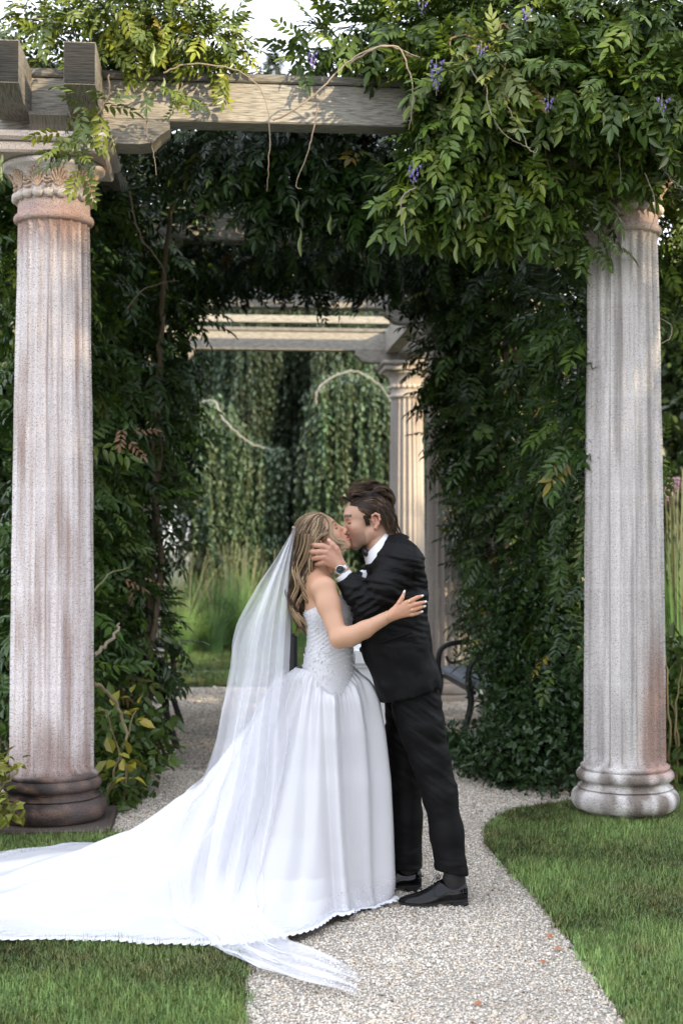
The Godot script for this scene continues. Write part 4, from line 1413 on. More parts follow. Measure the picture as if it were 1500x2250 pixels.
func garden() -> void:
	weeping_tree()
	# ornamental grasses
	var clump := [tuft_grass(900, 1.35, 0.5, 1, true), tuft_grass(900, 1.2, 0.5, 2, true)]
	var spots := [[Vector3(-2.094,-0.0071,-19), 0.9, "low green grass clump beside the left vine at the lawn's far edge"], [Vector3(-1.738,-0.0008,-19.3), 0.95, "tall arching grass clump between the left vine and the veil, in front of its row"], [Vector3(-1.335,-0.0233,-19.9), 1.25, "tallest feathery grass clump just left of the veil"], [Vector3(-0.9678,-0.0469,-20.2), 1.25, "feathery grass clump seen through the veil"], [Vector3(-0.5749,-0.0311,-20), 1.0, "grass clump behind the bride's hair"], [Vector3(-1.661,-0.021,-20.8), 1.3, "pale plumed grass clump at the back of the row by the weeping tree"], [Vector3(-2.203,-0.0285,-20.9), 1.15, "plumed grass clump behind the low clump by the left vine"], [Vector3(-2.683,0.0071,-20), 1.2, "grass clump hidden behind the left vine"], [Vector3(-0.0652,-0.0235,-20.4), 1.0, "grass clump behind the couple's faces"]]
	for i in spots.size():
		var q: Array = spots[i]
		var p: Vector3 = q[0] * Vector3(1, 0, 1)
		var o := put("ornamental_grass", clump[i % 2], M.blade, self, Transform3D(Basis(Vector3.UP, i * 1.3).scaled(Vector3(1.1, 0.82, 1.1) * float(q[1])), p))
		tag(o, q[2], "ornamental grass", "ornamental grass clumps behind the far lawn")
	var fresh := [leaf_spray(7, 0.085, 0.28, 0.07, 11), leaf_spray(7, 0.08, 0.3, 0.08, 12), leaf_spray(6, 0.095, 0.25, 0.08, 13)]
	var fine := [leaf_spray(12, 0.05, 0.3, 0.09, 21), leaf_spray(12, 0.055, 0.28, 0.1, 22)]
	var big := [leaf_spray(10, 0.16, 0.28, 0.3, 31), leaf_spray(10, 0.18, 0.26, 0.32, 32), leaf_spray(9, 0.15, 0.3, 0.28, 33)]
	# foot of the left curtain
	var o := shrub("shrub", "low shrub with yellowing leaves at the foot of the left vine", "shrub", [[Vector3(-1.336,0.0852,-8.3), Vector3(0.14, 0.16, 0.25), 50], [Vector3(-1.275,0.1692,-8.6), Vector3(0.2, 0.2, 0.3), 70], [Vector3(-1.367,0.3345,-8.4), Vector3(0.14, 0.24, 0.2), 46], [Vector3(-1.263,0.3343,-9), Vector3(0.2, 0.24, 0.3), 60], [Vector3(-1.298,-0.0179,-8.15), Vector3(0.08, 0.06, 0.1), 12]], fresh, Color(0.075, 0.125, 0.022), [[Vector3(-1.359,-0.0535,-8.2), Vector3(-1.307,0.2069,-8.2), Vector3(-1.206,0.5483,-8.4)], [Vector3(-1.28,-0.0275,-8.2), Vector3(-1.242,0.2329,-8.2), Vector3(-1.361,0.5719,-8.2)], [Vector3(-1.234,-0.022,-8.6), Vector3(-1.152,0.1418,-8.6), Vector3(-1.111,0.3058,-8.6)]])
	spray_heap(o, "yellow_leaf", [[Vector3(-1.278,0.2231,-8.1), Vector3(0.14, 0.2, 0.1), 6], [Vector3(-1.221,0.5095,-8.5), Vector3(0.14, 0.2, 0.1), 4]], [leaf_spray(3, 0.08, 0.32, 0.05, 5)], Color(0.3, 0.27, 0.03))
	shrub("shrub", "yellow green lobed leaves in front of the pinkish column's base", "shrub", [[Vector3(-1.699,0.3923,-7.2), Vector3(0.09, 0.06, 0.1), 14], [Vector3(-1.682,0.2413,-7.15), Vector3(0.08, 0.06, 0.1), 12], [Vector3(-1.885,0.3068,-7.3), Vector3(0.15, 0.22, 0.2), 40]], [leaf_spray(4, 0.075, 0.33, 0.05, 15), leaf_spray(4, 0.07, 0.3, 0.05, 16)], Color(0.2, 0.21, 0.03), [[Vector3(-1.838,0.1214,-7.3), Vector3(-1.721,0.278,-7.2), Vector3(-1.619,0.4003,-7.15)], [Vector3(-1.837,0.0751,-7.3), Vector3(-1.721,0.2094,-7.2), Vector3(-1.641,0.23,-7.15)]])
	shrub("shrub", "leafy green shrub behind the pinkish column at the photo's left edge", "shrub", [[Vector3(-2.277,1.115,-9.5), Vector3(0.25, 0.35, 0.4), 90], [Vector3(-2.197,0.679,-9.3), Vector3(0.25, 0.35, 0.4), 90], [Vector3(-2.344,0.3237,-9.3), Vector3(0.3, 0.35, 0.4), 70], [Vector3(-2.661,0.8826,-9.8), Vector3(0.5, 0.9, 0.5), 160]], fresh, Color(0.06, 0.12, 0.02), [[Vector3(-2.201,0.1905,-9.2), Vector3(-2.144,0.6296,-9.2), Vector3(-2.05,0.8569,-9.3)], [Vector3(-2.142,0.1905,-9.2), Vector3(-2.203,0.6296,-9.2), Vector3(-2.109,0.8272,-9.3)]])
	shrub("shrub", "golden yellow shrub in the distance left of the pinkish column", "shrub", [[Vector3(-4.529,1.662,-19), Vector3(0.9, 0.35, 0.6), 160], [Vector3(-5.045,1.479,-19), Vector3(0.9, 0.4, 0.6), 120]], big, Color(0.42, 0.33, 0.02), [])
	# dark shrubs at the foot of the right curtain
	shrub("shrub", "dark feathery shrub under the right vine, left of the grey column's base", "shrub", [[Vector3(1.277,0.1779,-8.9), Vector3(0.34, 0.42, 0.4), 330], [Vector3(1.115,0.1612,-9.2), Vector3(0.32, 0.36, 0.4), 330], [Vector3(1.305,0.55,-9.4), Vector3(0.36, 0.5, 0.4), 330], [Vector3(1.408,0.5348,-9), Vector3(0.2, 0.5, 0.4), 200], [Vector3(1.227,0.8961,-9.6), Vector3(0.36, 0.4, 0.4), 260], [Vector3(1.201,0.6234,-9.9), Vector3(0.2, 0.3, 0.3), 120]], fine, Color(0.03, 0.066, 0.018), [[Vector3(1.176,-0.0375,-9), Vector3(1.192,0.3629,-9), Vector3(1.264,0.8642,-9.2)]])
	shrub("shrub", "small dark green bush behind the man's legs beside the path", "shrub", [[Vector3(0.8295,-0.0048,-10.2), Vector3(0.18, 0.15, 0.25), 150], [Vector3(0.9694,0.0257,-9.5), Vector3(0.2, 0.2, 0.25), 160]], fine, Color(0.033, 0.075, 0.022), [])
	o = shrub("shrub", "pale yellow green bush glimpsed between the right vine and the grey column", "shrub", [[Vector3(1.675,1.298,-10.8), Vector3(0.16, 0.25, 0.2), 70]], fresh, Color(0.26, 0.28, 0.07), [])
	# right edge
	shrub("shrub", "leafy plant with dry stalks right of the grey column at the photo's right edge", "shrub", [[Vector3(2.051,0.6692,-8.8), Vector3(0.12, 0.3, 0.25), 50], [Vector3(2.054,0.3468,-8.7), Vector3(0.14, 0.25, 0.25), 60], [Vector3(2.001,0.0599,-8.6), Vector3(0.1, 0.12, 0.2), 30], [Vector3(2.275,0.4451,-8.8), Vector3(0.3, 0.6, 0.4), 160]], fresh, Color(0.085, 0.14, 0.03), [[Vector3(1.96,-0.022,-8.6), Vector3(1.953,0.4283,-8.5), Vector3(1.956,0.8534,-8.6)], [Vector3(2.028,-0.022,-8.6), Vector3(1.985,0.4283,-8.5), Vector3(2.046,0.7986,-8.6)], [Vector3(1.987,-0.022,-8.6), Vector3(2.006,0.3202,-8.5), Vector3(1.99,0.5795,-8.6)]])
	for q in [[Vector3(2.362,0.3594,-10), 1.3, "dark arching grass behind the grey column at the right edge"], [Vector3(2.74,0.2886,-10.6), 1.4, "arching grass just outside the photo's right edge"], [Vector3(2.643,0.2555,-11.5), 1.35, "arching grass below the pink flowers at the right edge"]]:
		var p: Vector3 = q[0] * Vector3(1, 0, 1)
		tag(put("ornamental_grass", clump[0], M.blade, self, Transform3D(Basis(Vector3.UP, p.x * 9.0).scaled(Vector3.ONE * float(q[1])), p)), q[2], "ornamental grass", "ornamental grass clumps on the right")
	o = thing("flowering_plant", "tall plant with dusty pink flower heads right of the grey column", "flowering plant")
	for p in [Vector3(2.947,2.031,-13), Vector3(3.062,2.077,-13.1), Vector3(3.122,2.019,-13), Vector3(3.255,2.089,-13.2), Vector3(2.957,1.932,-12.9), Vector3(3.309,1.977,-13)]:
		stem(o, [p * Vector3(1, 0, 1), p - Vector3(0.03, 0.6, 0), p], 0.008, 0.005, Color(0.16, 0.12, 0.06))
		var b := Buf.new()
		for i in 60:
			var u := rdir()
			b.ball(p + u * Vector3(0.1, 0.05, 0.1) * pow(rng.randf(), 0.3), Vector3.ONE * 0.014, Color(0.5, 0.3, 0.33) * rf(0.7, 1.2), Basis(), 5, 3)
		part("flower_head", b, M.petal, o)
	spray_heap(o, "foliage", [[Vector3(3.144,1.708,-13.1), Vector3(0.3, 0.35, 0.3), 60]], fresh, Color(0.05, 0.09, 0.02))
	# trees round the garden
	var g1 := Color(0.05, 0.088, 0.028)
	var far := "trees behind the garden"
	tree("dark green tree far behind the pinkish column at the photo's left edge", Vector3(-7.0, 0, -26), 2.5, [[Vector3(-7, 4.2, -26), Vector3(2.6, 2.6, 2), 900], [Vector3(-6.2, 1.9, -24.5), Vector3(1.8, 1.5, 1.4), 420], [Vector3(-8.2, 2.2, -25), Vector3(2, 2, 1.5), 420]], g1, big, far)
	tree("tall round tree behind the weeping tree, hidden by the left vine", Vector3(-3.2, 0, -31), 3.0, [[Vector3(-3.2, 4.4, -31), Vector3(3.4, 3.4, 2.4), 1000], [Vector3(-0.5, 6.8, -31), Vector3(3.6, 2.2, 2.0), 900], [Vector3(-1.0, 2.4, -30), Vector3(2.6, 2.2, 2), 600]], Color(0.04, 0.075, 0.028), big, far)
	tree("dark tree behind the sunlit column, seen past the right vine", Vector3(3.0, 0, -31), 3.0, [[Vector3(3.0, 4.6, -31), Vector3(3.2, 3.4, 2.4), 1000], [Vector3(4.6, 2.2, -29), Vector3(2.4, 2.2, 2), 600]], Color(0.035, 0.07, 0.026), big, far)
	tree("tree with golden tinged leaves right of the grey column in the distance", Vector3(7.0, 0, -24), 2.5, [[Vector3(6.6, 4.6, -24), Vector3(2.0, 2.2, 1.6), 560], [Vector3(5.6, 2.3, -22.5), Vector3(1.5, 1.6, 1.2), 380], [Vector3(8.4, 4.0, -23), Vector3(2.2, 2.8, 1.6), 500]], Color(0.12, 0.12, 0.03), big, far)
	tree("dark spreading tree at the far right behind the pink flowers", Vector3(5.4, 0, -19), 1.6, [[Vector3(5.3, 2.5, -18.6), Vector3(1.3, 1.2, 1.0), 420], [Vector3(5.2, 1.1, -17.6), Vector3(1.2, 0.8, 0.9), 300]], Color(0.045, 0.07, 0.02), big, far)
	for q in [[-14.0, -24.0, "broad bushy tree outside the photo, beside the dark tree at its left edge"], [-12.5, -17.0, "broad bushy tree outside the photo, level with the ornamental grasses on the left"], [13.0, -20.0, "broad bushy tree outside the photo, beyond the pink flowers"], [12.0, -28.0, "broad bushy tree outside the photo, behind the golden tinged tree"], [-11.0, -33.0, "farthest broad bushy tree outside the photo on the left"], [8.5, -34.0, "farthest broad bushy tree, behind the golden tinged tree and the grey column"]]:
		tree(q[2], Vector3(q[0], 0, q[1]), 2.6, [[Vector3(q[0], 4.2, q[1]), Vector3(3.0, 3.0, 2.4), 700], [Vector3(q[0] + 1, 1.9, q[1] + 1), Vector3(2.6, 1.8, 2), 420]], g1, big, far)
	# the garden's thicket to either side of the pergola
	for q in [[-6.6, -14.5, 3.4, "leafy thicket tree just left of the pergola's third columns"], [-9.5, -18.0, 5.0, "round leafy tree left of the far lawn"], [-10.5, -11.5, 4.6, "round leafy tree left of the lawn, level with the pergola's second columns"], [-15.5, -15.5, 6.0, "tall leafy tree at the far left of the lawn"], [-18.0, -22.0, 6.5, "tallest leafy tree in the left thicket"], [-7.0, -9.4, 2.2, "low leafy bush left of the pinkish column, outside the photo"], [7.4, -13.0, 3.6, "leafy thicket tree just right of the pergola's third columns"], [9.8, -16.5, 5.2, "round leafy tree right of the arching grasses"], [11.5, -11.0, 4.8, "round leafy tree right of the lawn, outside the photo"], [17.0, -17.0, 6.2, "tall leafy tree at the far right of the garden"]]:
		var h: float = q[2]
		tree(q[3], Vector3(q[0], 0, q[1]), h * 0.35, [[Vector3(q[0], h * 0.62, q[1]), Vector3(h * 0.42, h * 0.36, h * 0.4), int(130 * h)], [Vector3(q[0] + 0.7, h * 0.26, q[1] + 0.5), Vector3(h * 0.4, h * 0.28, h * 0.36), int(90 * h)]], g1, big, "thicket trees beside the pergola")
	tree("green tree filling the gap left of the pinkish column, above the golden shrub", Vector3(-3.66,0.5674,-14.5) * Vector3(1, 0, 1), 1.6, [[Vector3(-3.581,3.214,-14.5), Vector3(0.8, 1.0, 0.8), 420], [Vector3(-3.709,2.227,-14.3), Vector3(0.9, 0.5, 0.7), 200], [Vector3(-4.032,4.118,-14.6), Vector3(0.7, 0.6, 0.7), 200]], Color(0.07, 0.12, 0.03), big, far)
	tree("dark green tree right of the grey column, above the pink flower heads", Vector3(5.135,0.2253,-19.6) * Vector3(1, 0, 1), 2.0, [[Vector3(4.841,3.991,-19.6), Vector3(0.95, 1.3, 0.8), 520], [Vector3(4.847,2.72,-19.4), Vector3(1.0, 0.6, 0.7), 260], [Vector3(5.532,5.164,-19.8), Vector3(1.0, 0.9, 0.7), 300]], Color(0.05, 0.085, 0.025), big, far)
	# the slim tip of a conifer above the beam
	o = thing("conifer", "slim conifer tip rising far away above the front beam against the sky", "tree")
	var tip := Vector3(-2.243,18.4,-48)
	stem(o, [tip * Vector3(1, 0, 1), tip * Vector3(1, 0.5, 1), tip], 0.2, 0.02, Color(0.1, 0.08, 0.06), "trunk")
	var heap := []
	for k in 30:
		var y := k / 30.0
		heap.append([Vector3(tip.x, tip.y * y, tip.z), Vector3(1, 0.4, 1) * (0.15 + 2.3 * (1.0 - y)), 26])
	spray_heap(o, "crown", heap, big, Color(0.06, 0.085, 0.05))
	# tall trees behind the photographer, whose shade lies over the couple
	for q in [[12.5, 3.0, 9.2, "lowest leafy tree to the photographer's right, nearest to the lawn"], [16.5, 7.5, 10.7, "leafy tree behind the photographer's right shoulder, second from the lawn"], [19.5, 12.0, 13.4, "very tall leafy tree at the back right of the photographer"], [8.0, 11.0, 9.6, "leafy tree almost straight behind the photographer"], [12.0, 16.0, 12.4, "tall leafy tree far behind the photographer"], [23.5, 15.0, 14.0, "tallest leafy tree, farthest behind the photographer on the right"], [19.9, -0.8, 9.4, "leafy tree far out to the photographer's right, level with the camera"], [24.0, 2.0, 11.5, "leafy tree farthest out to the photographer's right"]]:
		var h: float = q[2]
		tree(q[3], Vector3(q[0], 0, q[1]), h * 0.3, [[Vector3(q[0], h * 0.34, q[1]), Vector3(3.2, h * 0.3, 3.2), 1500], [Vector3(q[0] - 0.6, h * 0.68, q[1]), Vector3(2.9, h * 0.28, 2.9), 1500]], g1, big, "trees behind the photographer")


# ---------------------------------------------------------------- the gown's outline on the ground
var hem_a := PackedFloat32Array([0, 28, 58, 83, 102, 111.5, 123.5, 136, 150, 162, 182, 204, 215, 226.6, 250, 280, 320, 360])
var hem_r := PackedFloat32Array([0.265, 0.262, 0.275, 0.39, 0.73, 0.85, 0.965, 1.11, 1.43, 1.8, 1.95, 1.72, 1.62, 1.28, 0.7, 0.42, 0.31, 0.265])
const GOWN := Vector3(-0.07, 0, -6.15)


func table(a: PackedFloat32Array, r: PackedFloat32Array, x: float) -> float:
	for i in range(1, a.size()):
		if x <= a[i]:
			var t := (x - a[i - 1]) / (a[i] - a[i - 1])
			t = t * t * (3.0 - 2.0 * t) * 0.5 + t * 0.5
			return lerpf(r[i - 1], r[i], t)
	return r[r.size() - 1]


func hem(deg: float) -> float:
	return table(hem_a, hem_r, fposmod(deg, 360.0))


# how far inside the hem a place on the ground lies (0 at the hem or outside, towards 1 inside)
func gown_ground(x: float, z: float) -> float:
	var dx := x - GOWN.x
	var dz := z - GOWN.z
	if absf(dx) > 2.1 or absf(dz) > 1.2:
		return 0.0
	return maxf(0.0, 1.0 - sqrt(dx * dx + dz * dz) / hem(rad_to_deg(atan2(dz, dx))))


# skirt: for the share s from the waist (0) to the hem (1): height, bell radius, share of the train's length
var sk_s := PackedFloat32Array([0.0, 0.05, 0.12, 0.22, 0.36, 0.5, 0.64, 0.74, 0.84, 0.92, 1.0])
var sk_h := PackedFloat32Array([1.0, 0.955, 0.86, 0.72, 0.52, 0.33, 0.17, 0.09, 0.04, 0.022, 0.014])
var sk_r := PackedFloat32Array([0.126, 0.16, 0.19, 0.215, 0.238, 0.248, 0.254, 0.257, 0.26, 0.263, 0.265])
var sk_f := PackedFloat32Array([0.0, 0.004, 0.018, 0.055, 0.14, 0.235, 0.35, 0.47, 0.64, 0.82, 1.0])
var folds := []


func fold(a: float) -> float:   # soft tube pleats round the skirt, -0.5 to 1
	var s := 0.0
	for f in folds:
		var u: float = wrapf(a - f[0], -PI, PI) / f[1]
		s += f[2] * exp(-u * u)
	return s - 0.45


func skirt_point(deg: float, s: float) -> Vector3:
	var a := deg_to_rad(deg)
	var h := table(sk_s, sk_h, s)
	var r := table(sk_s, sk_r, s)
	var ext := hem(deg) - 0.265
	var long := clampf(ext / 1.2, 0.0, 1.0)
	var fl := fold(a + 0.05 * sin(s * 4.0 + a * 3.0))
	r += maxf(ext, -0.05) * table(sk_s, sk_f, s)
	var waist := smoothstep(0.0, 0.1, s)
	r += fl * 0.074 * waist * (1.0 - 0.4 * smoothstep(0.7, 1.0, s)) * (1.0 + 0.6 * long * s) + 0.004 * sin(a * 46.0) * smoothstep(0.0, 0.03, s) * smoothstep(0.22, 0.04, s)
	# sunk or lifted folds where the train lies on the grass
	h += (0.03 * (fl + 0.45) * long * smoothstep(0.55, 0.8, s) * smoothstep(1.0, 0.93, s)) + 0.008 * long * smoothstep(0.45, 0.7, s) * (1.0 + sin(a * 31.0 + 3.0 * sin(s * 7.0)) + 0.7 * sin(s * 26.0 + a * 9.0)) * smoothstep(1.0, 0.94, s)
	h += 0.02 * smoothstep(0.5, 1.0, s) * (1.0 - long) * maxf(fl, 0.0)
	h += 0.02 * long * s * smoothstep(0.3, 0.7, s) * smoothstep(1.0, 0.8, s)
	# crests of cloth that run out along the train
	h += long * smoothstep(0.36, 0.5, s) * smoothstep(0.95, 0.72, s) * (0.085 * exp(-pow((deg - 184.0) / 6.5, 2.0)) + 0.07 * exp(-pow((deg - 166.0) / 4.0, 2.0)) + 0.06 * exp(-pow((deg - 147.0) / 4.5, 2.0)) + 0.05 * exp(-pow((deg - 129.0) / 4.0, 2.0)) + 0.02 * exp(-pow((deg - 207.0) / 3.5, 2.0)))
	if s > 0.9:
		h = maxf(h, 0.046 if long > 0.05 else 0.012)
		r += 0.013 * sin(a * 27.0 + 2.5 * sin(a * 5.0)) * smoothstep(0.93, 1.0, s) * (0.3 + long)
	var q := Vector3(cos(a), 0, sin(a)) * r
	if s < 0.3:
		q.z *= lerpf(1.2, 1.0, s / 0.3)
	var p := GOWN + q + Vector3(0, h, 0)
	# the dropped waist dips to a point in front
	if s < 0.1:
		p.y -= 0.11 * (1.0 - s / 0.1) * pow(maxf(0.0, cos(a - 1.25)), 6.0)
	return p


# the skirt's height over a place, found along its ray from the waist
func gown_height(x: float, z: float) -> float:
	var dx := x - GOWN.x
	var dz := z - GOWN.z
	var deg := fposmod(rad_to_deg(atan2(dz, dx)), 360.0)
	var want := sqrt(dx * dx + dz * dz)
	if want > hem(deg) + 0.02:
		return 0.02
	var lo := 0.0
	var hi := 1.0
	for i in 12:
		var m := (lo + hi) / 2
		var p := skirt_point(deg, m)
		if Vector2(p.x - GOWN.x, p.z - GOWN.z).length() < want:
			lo = m
		else:
			hi = m
	return skirt_point(deg, lo).y


func gown_folds() -> void:
	var n := 15
	for i in n:
		folds.append([TAU * (i + rf(-0.36, 0.36)) / n, rf(0.08, 0.2), rf(0.35, 1.35)])


# ---------------------------------------------------------------- heads, in their own axes: +X is forward, metres
func head_field(male: bool) -> Field:
	var f := Field.new(Vector3(-0.125, -0.16, -0.1), Vector3(0.135, 0.135, 0.1), 0.003)
	f.ell(Vector3(-0.012, 0.03, 0), Vector3(0.098, 0.085, 0.076), 0.01)
	f.ell(Vector3(0.035, 0.012, 0), Vector3(0.058, 0.072, 0.062), 0.03)
	f.ell(Vector3(0.035, -0.045, 0), Vector3(0.052, 0.062, 0.05), 0.03)
	var jw := 0.05 if male else 0.043
	for s in [-1, 1]:
		f.cone(Vector3(0.0, -0.06, s * jw), Vector3(0.068, -0.1, s * 0.014), 0.021 if male else 0.017, 0.017 if male else 0.013, 0.025)
		f.ell(Vector3(0.055, -0.03, s * 0.042), Vector3(0.026, 0.02, 0.02), 0.025)
		f.ell(Vector3(0.045, -0.06, s * 0.03), Vector3(0.03, 0.03, 0.024), 0.025)
	f.ell(Vector3(0.073, -0.1, 0), Vector3(0.019, 0.017, 0.02), 0.018)
	f.cone(Vector3(0.081, 0.02, -0.026), Vector3(0.081, 0.02, 0.026), 0.011 if male else 0.008, 0.011 if male else 0.008, 0.02)
	f.ell(Vector3(0.076, -0.07, 0), Vector3(0.021, 0.024, 0.027), 0.018)
	for s in [-1, 1]:
		f.ell(Vector3(0.098, -0.003, s * 0.031), Vector3(0.016, 0.013, 0.017), 0.012, true)
		f.ell(Vector3(0.072, -0.003, s * 0.031), Vector3(0.0135, 0.0125, 0.014), 0.004)
	f.cone(Vector3(0.09, 0.008, 0), Vector3(0.109, -0.035, 0), 0.0075, 0.0095, 0.012)
	f.ell(Vector3(0.11, -0.041, 0), Vector3(0.0115, 0.0105, 0.0115), 0.008)
	for s in [-1, 1]:
		f.ell(Vector3(0.1, -0.046, s * 0.0115), Vector3(0.0105, 0.0085, 0.0075), 0.007)
		f.ell(Vector3(0.103, -0.055, s * 0.007), Vector3(0.006, 0.004, 0.004), 0.003, true)
	f.cone(Vector3(0.095, -0.067, -0.012), Vector3(0.095, -0.067, 0.012), 0.0065, 0.0065, 0.006)
	f.cone(Vector3(0.094, -0.081, -0.01), Vector3(0.094, -0.081, 0.01), 0.0075, 0.0075, 0.006)
	for s in [-1, 1]:
		f.cone(Vector3(0.097, -0.067, 0), Vector3(0.083, -0.073, s * 0.022), 0.0055, 0.003, 0.006)
		f.cone(Vector3(0.096, -0.081, 0), Vector3(0.083, -0.075, s * 0.021), 0.006, 0.003, 0.006)
	f.ell(Vector3(0.1, -0.074, 0), Vector3(0.01, 0.0016, 0.02), 0.003, true)
	# ears
	for s in [-1, 1]:
		var z: float = s * 0.076
		var ex := -0.018
		f.ell(Vector3(ex - 0.002, -0.02, s * 0.071), Vector3(0.013, 0.024, 0.008), 0.008)
		var rim := [Vector3(ex + 0.012, -0.012, z), Vector3(ex + 0.008, 0.008, z + s * 0.004), Vector3(ex - 0.006, 0.013, z + s * 0.008), Vector3(ex - 0.018, 0.004, z + s * 0.011), Vector3(ex - 0.018, -0.014, z + s * 0.01), Vector3(ex - 0.009, -0.032, z + s * 0.006), Vector3(ex + 0.003, -0.044, z + s * 0.002)]
		f.chain(rim, [0.004, 0.0042, 0.0046, 0.0048, 0.0045, 0.0045, 0.006], 0.005)
		f.cone(Vector3(ex + 0.003, -0.046, z), Vector3(ex + 0.002, -0.04, z), 0.0075, 0.006, 0.006)
		f.cone(Vector3(ex + 0.008, -0.014, z + s * 0.002), Vector3(ex + 0.006, -0.026, z + s * 0.003), 0.005, 0.004, 0.004)
		f.ell(Vector3(ex - 0.003, -0.016, z + s * 0.006), Vector3(0.007, 0.012, 0.007), 0.004, true)
	# neck
	f.cone(Vector3(-0.035, -0.04, 0), Vector3(-0.05, -0.15, 0), 0.055 if male else 0.044, 0.06 if male else 0.046, 0.03)
	return f


func face_colour(p: Vector3, male: bool) -> Color:
	var c := Color(0.49, 0.285, 0.195) if male else Color(0.53, 0.295, 0.185)
	if p.x > 0.03:
		var blush := exp(-Vector3(p.x - 0.075, p.y + 0.03, absf(p.z) - 0.04).length_squared() / 0.0008)
		c = c.lerp(Color(0.58, 0.25, 0.19), (0.2 if male else 0.4) * blush)
		c = c.lerp(Color(0.56, 0.24, 0.18), 0.5 * exp(-Vector3(p.x - 0.11, p.y + 0.043, p.z).length_squared() / 0.0003))
		if male:   # stubble
			var st := smoothstep(-0.04, -0.062, p.y) * smoothstep(-0.03, 0.0, p.x)
			c = c.lerp(Color(0.2, 0.125, 0.09), clampf(st, 0.0, 1.0) * 0.58)
		if p.x > 0.08 and absf(p.z) < 0.022 and absf(p.y + 0.074) < 0.012:
			c = c.lerp(Color(0.42, 0.15, 0.12) if male else Color(0.5, 0.13, 0.12), 0.75)
		# brows, lashes
		var bz := absf(p.z)
		var by := 0.0225 - 0.004 * smoothstep(0.03, 0.05, bz) + 0.004 * smoothstep(0.012, 0.03, bz)
		if bz > 0.01 and bz < 0.054 and absf(p.y - by) < (0.0064 if male else 0.0038):
			c = c.lerp(Color(0.045, 0.028, 0.018), 0.85)
		if bz > 0.016 and bz < 0.047 and absf(p.y + 0.0085 - 0.1 * absf(bz - 0.031)) < (0.0034 if male else 0.0028):
			c = c.lerp(Color(0.025, 0.015, 0.012), 0.9)
	elif absf(p.z) > 0.068 and p.x > -0.045 and p.x < 0.0:
		c = c.lerp(Color(0.56, 0.23, 0.16), 0.4)
	return c


func lock(b: Buf, pts: Array, r0: float, col: Color, hint: Vector3, flat := 0.45, steps := 10, tip := Color(-1, 0, 0), end := 0.2) -> void:
	var c := curve(pts, steps)
	var r := PackedFloat32Array()
	for i in steps + 1:
		var t := float(i) / steps
		r.append(r0 * lerpf(lerpf(0.55, 1.0, minf(t * 3.0, 1.0)), end, smoothstep(0.45, 1.0, t)))
	b.tube(c, r, 5, col, flat, hint, tip)


# locks that lie on an ellipsoid and follow a flow
func comb(b: Buf, cn: Vector3, rr: Vector3, start: Vector3, flow: Callable, long: float, r0: float, lift: float, col: Color, tip: Color, steps := 9) -> void:
	var u := start.normalized()
	var pts := []
	for i in 7:
		var t := i / 6.0
		pts.append(cn + u * rr * (1.0 + lift * (0.35 + sin(t * PI) * 0.9)))
		var q: Vector3 = flow.call(u, t)
		q = q - u * q.dot(u)
		u = (u + q.normalized() * (long / 6.0) / rr.x).normalized()
	lock(b, pts, r0, col, start.normalized(), 0.5, steps, tip)


# ---------------------------------------------------------------- hands
func hand_into(b: Buf, lo: Vector3, hi: Vector3, wrist: Array, palm: Array, fingers: Array, col: Color) -> void:
	var f := Field.new(lo, hi, 0.0026)
	f.chain([wrist[0], wrist[1]], [wrist[2], wrist[3]], 0.008)
	for q in palm:
		f.cone(q[0], q[1], q[2], q[3], 0.01)
	for q in fingers:
		f.chain(q[0], q[1], 0.0025)
	f.into(b, Transform3D(), func(p: Vector3) -> Color: return col.lerp(Color(col.r * 1.1, col.g * 0.85, col.b * 0.85), 0.35 + 0.35 * sin(p.x * 190.0) * sin(p.y * 170.0)))


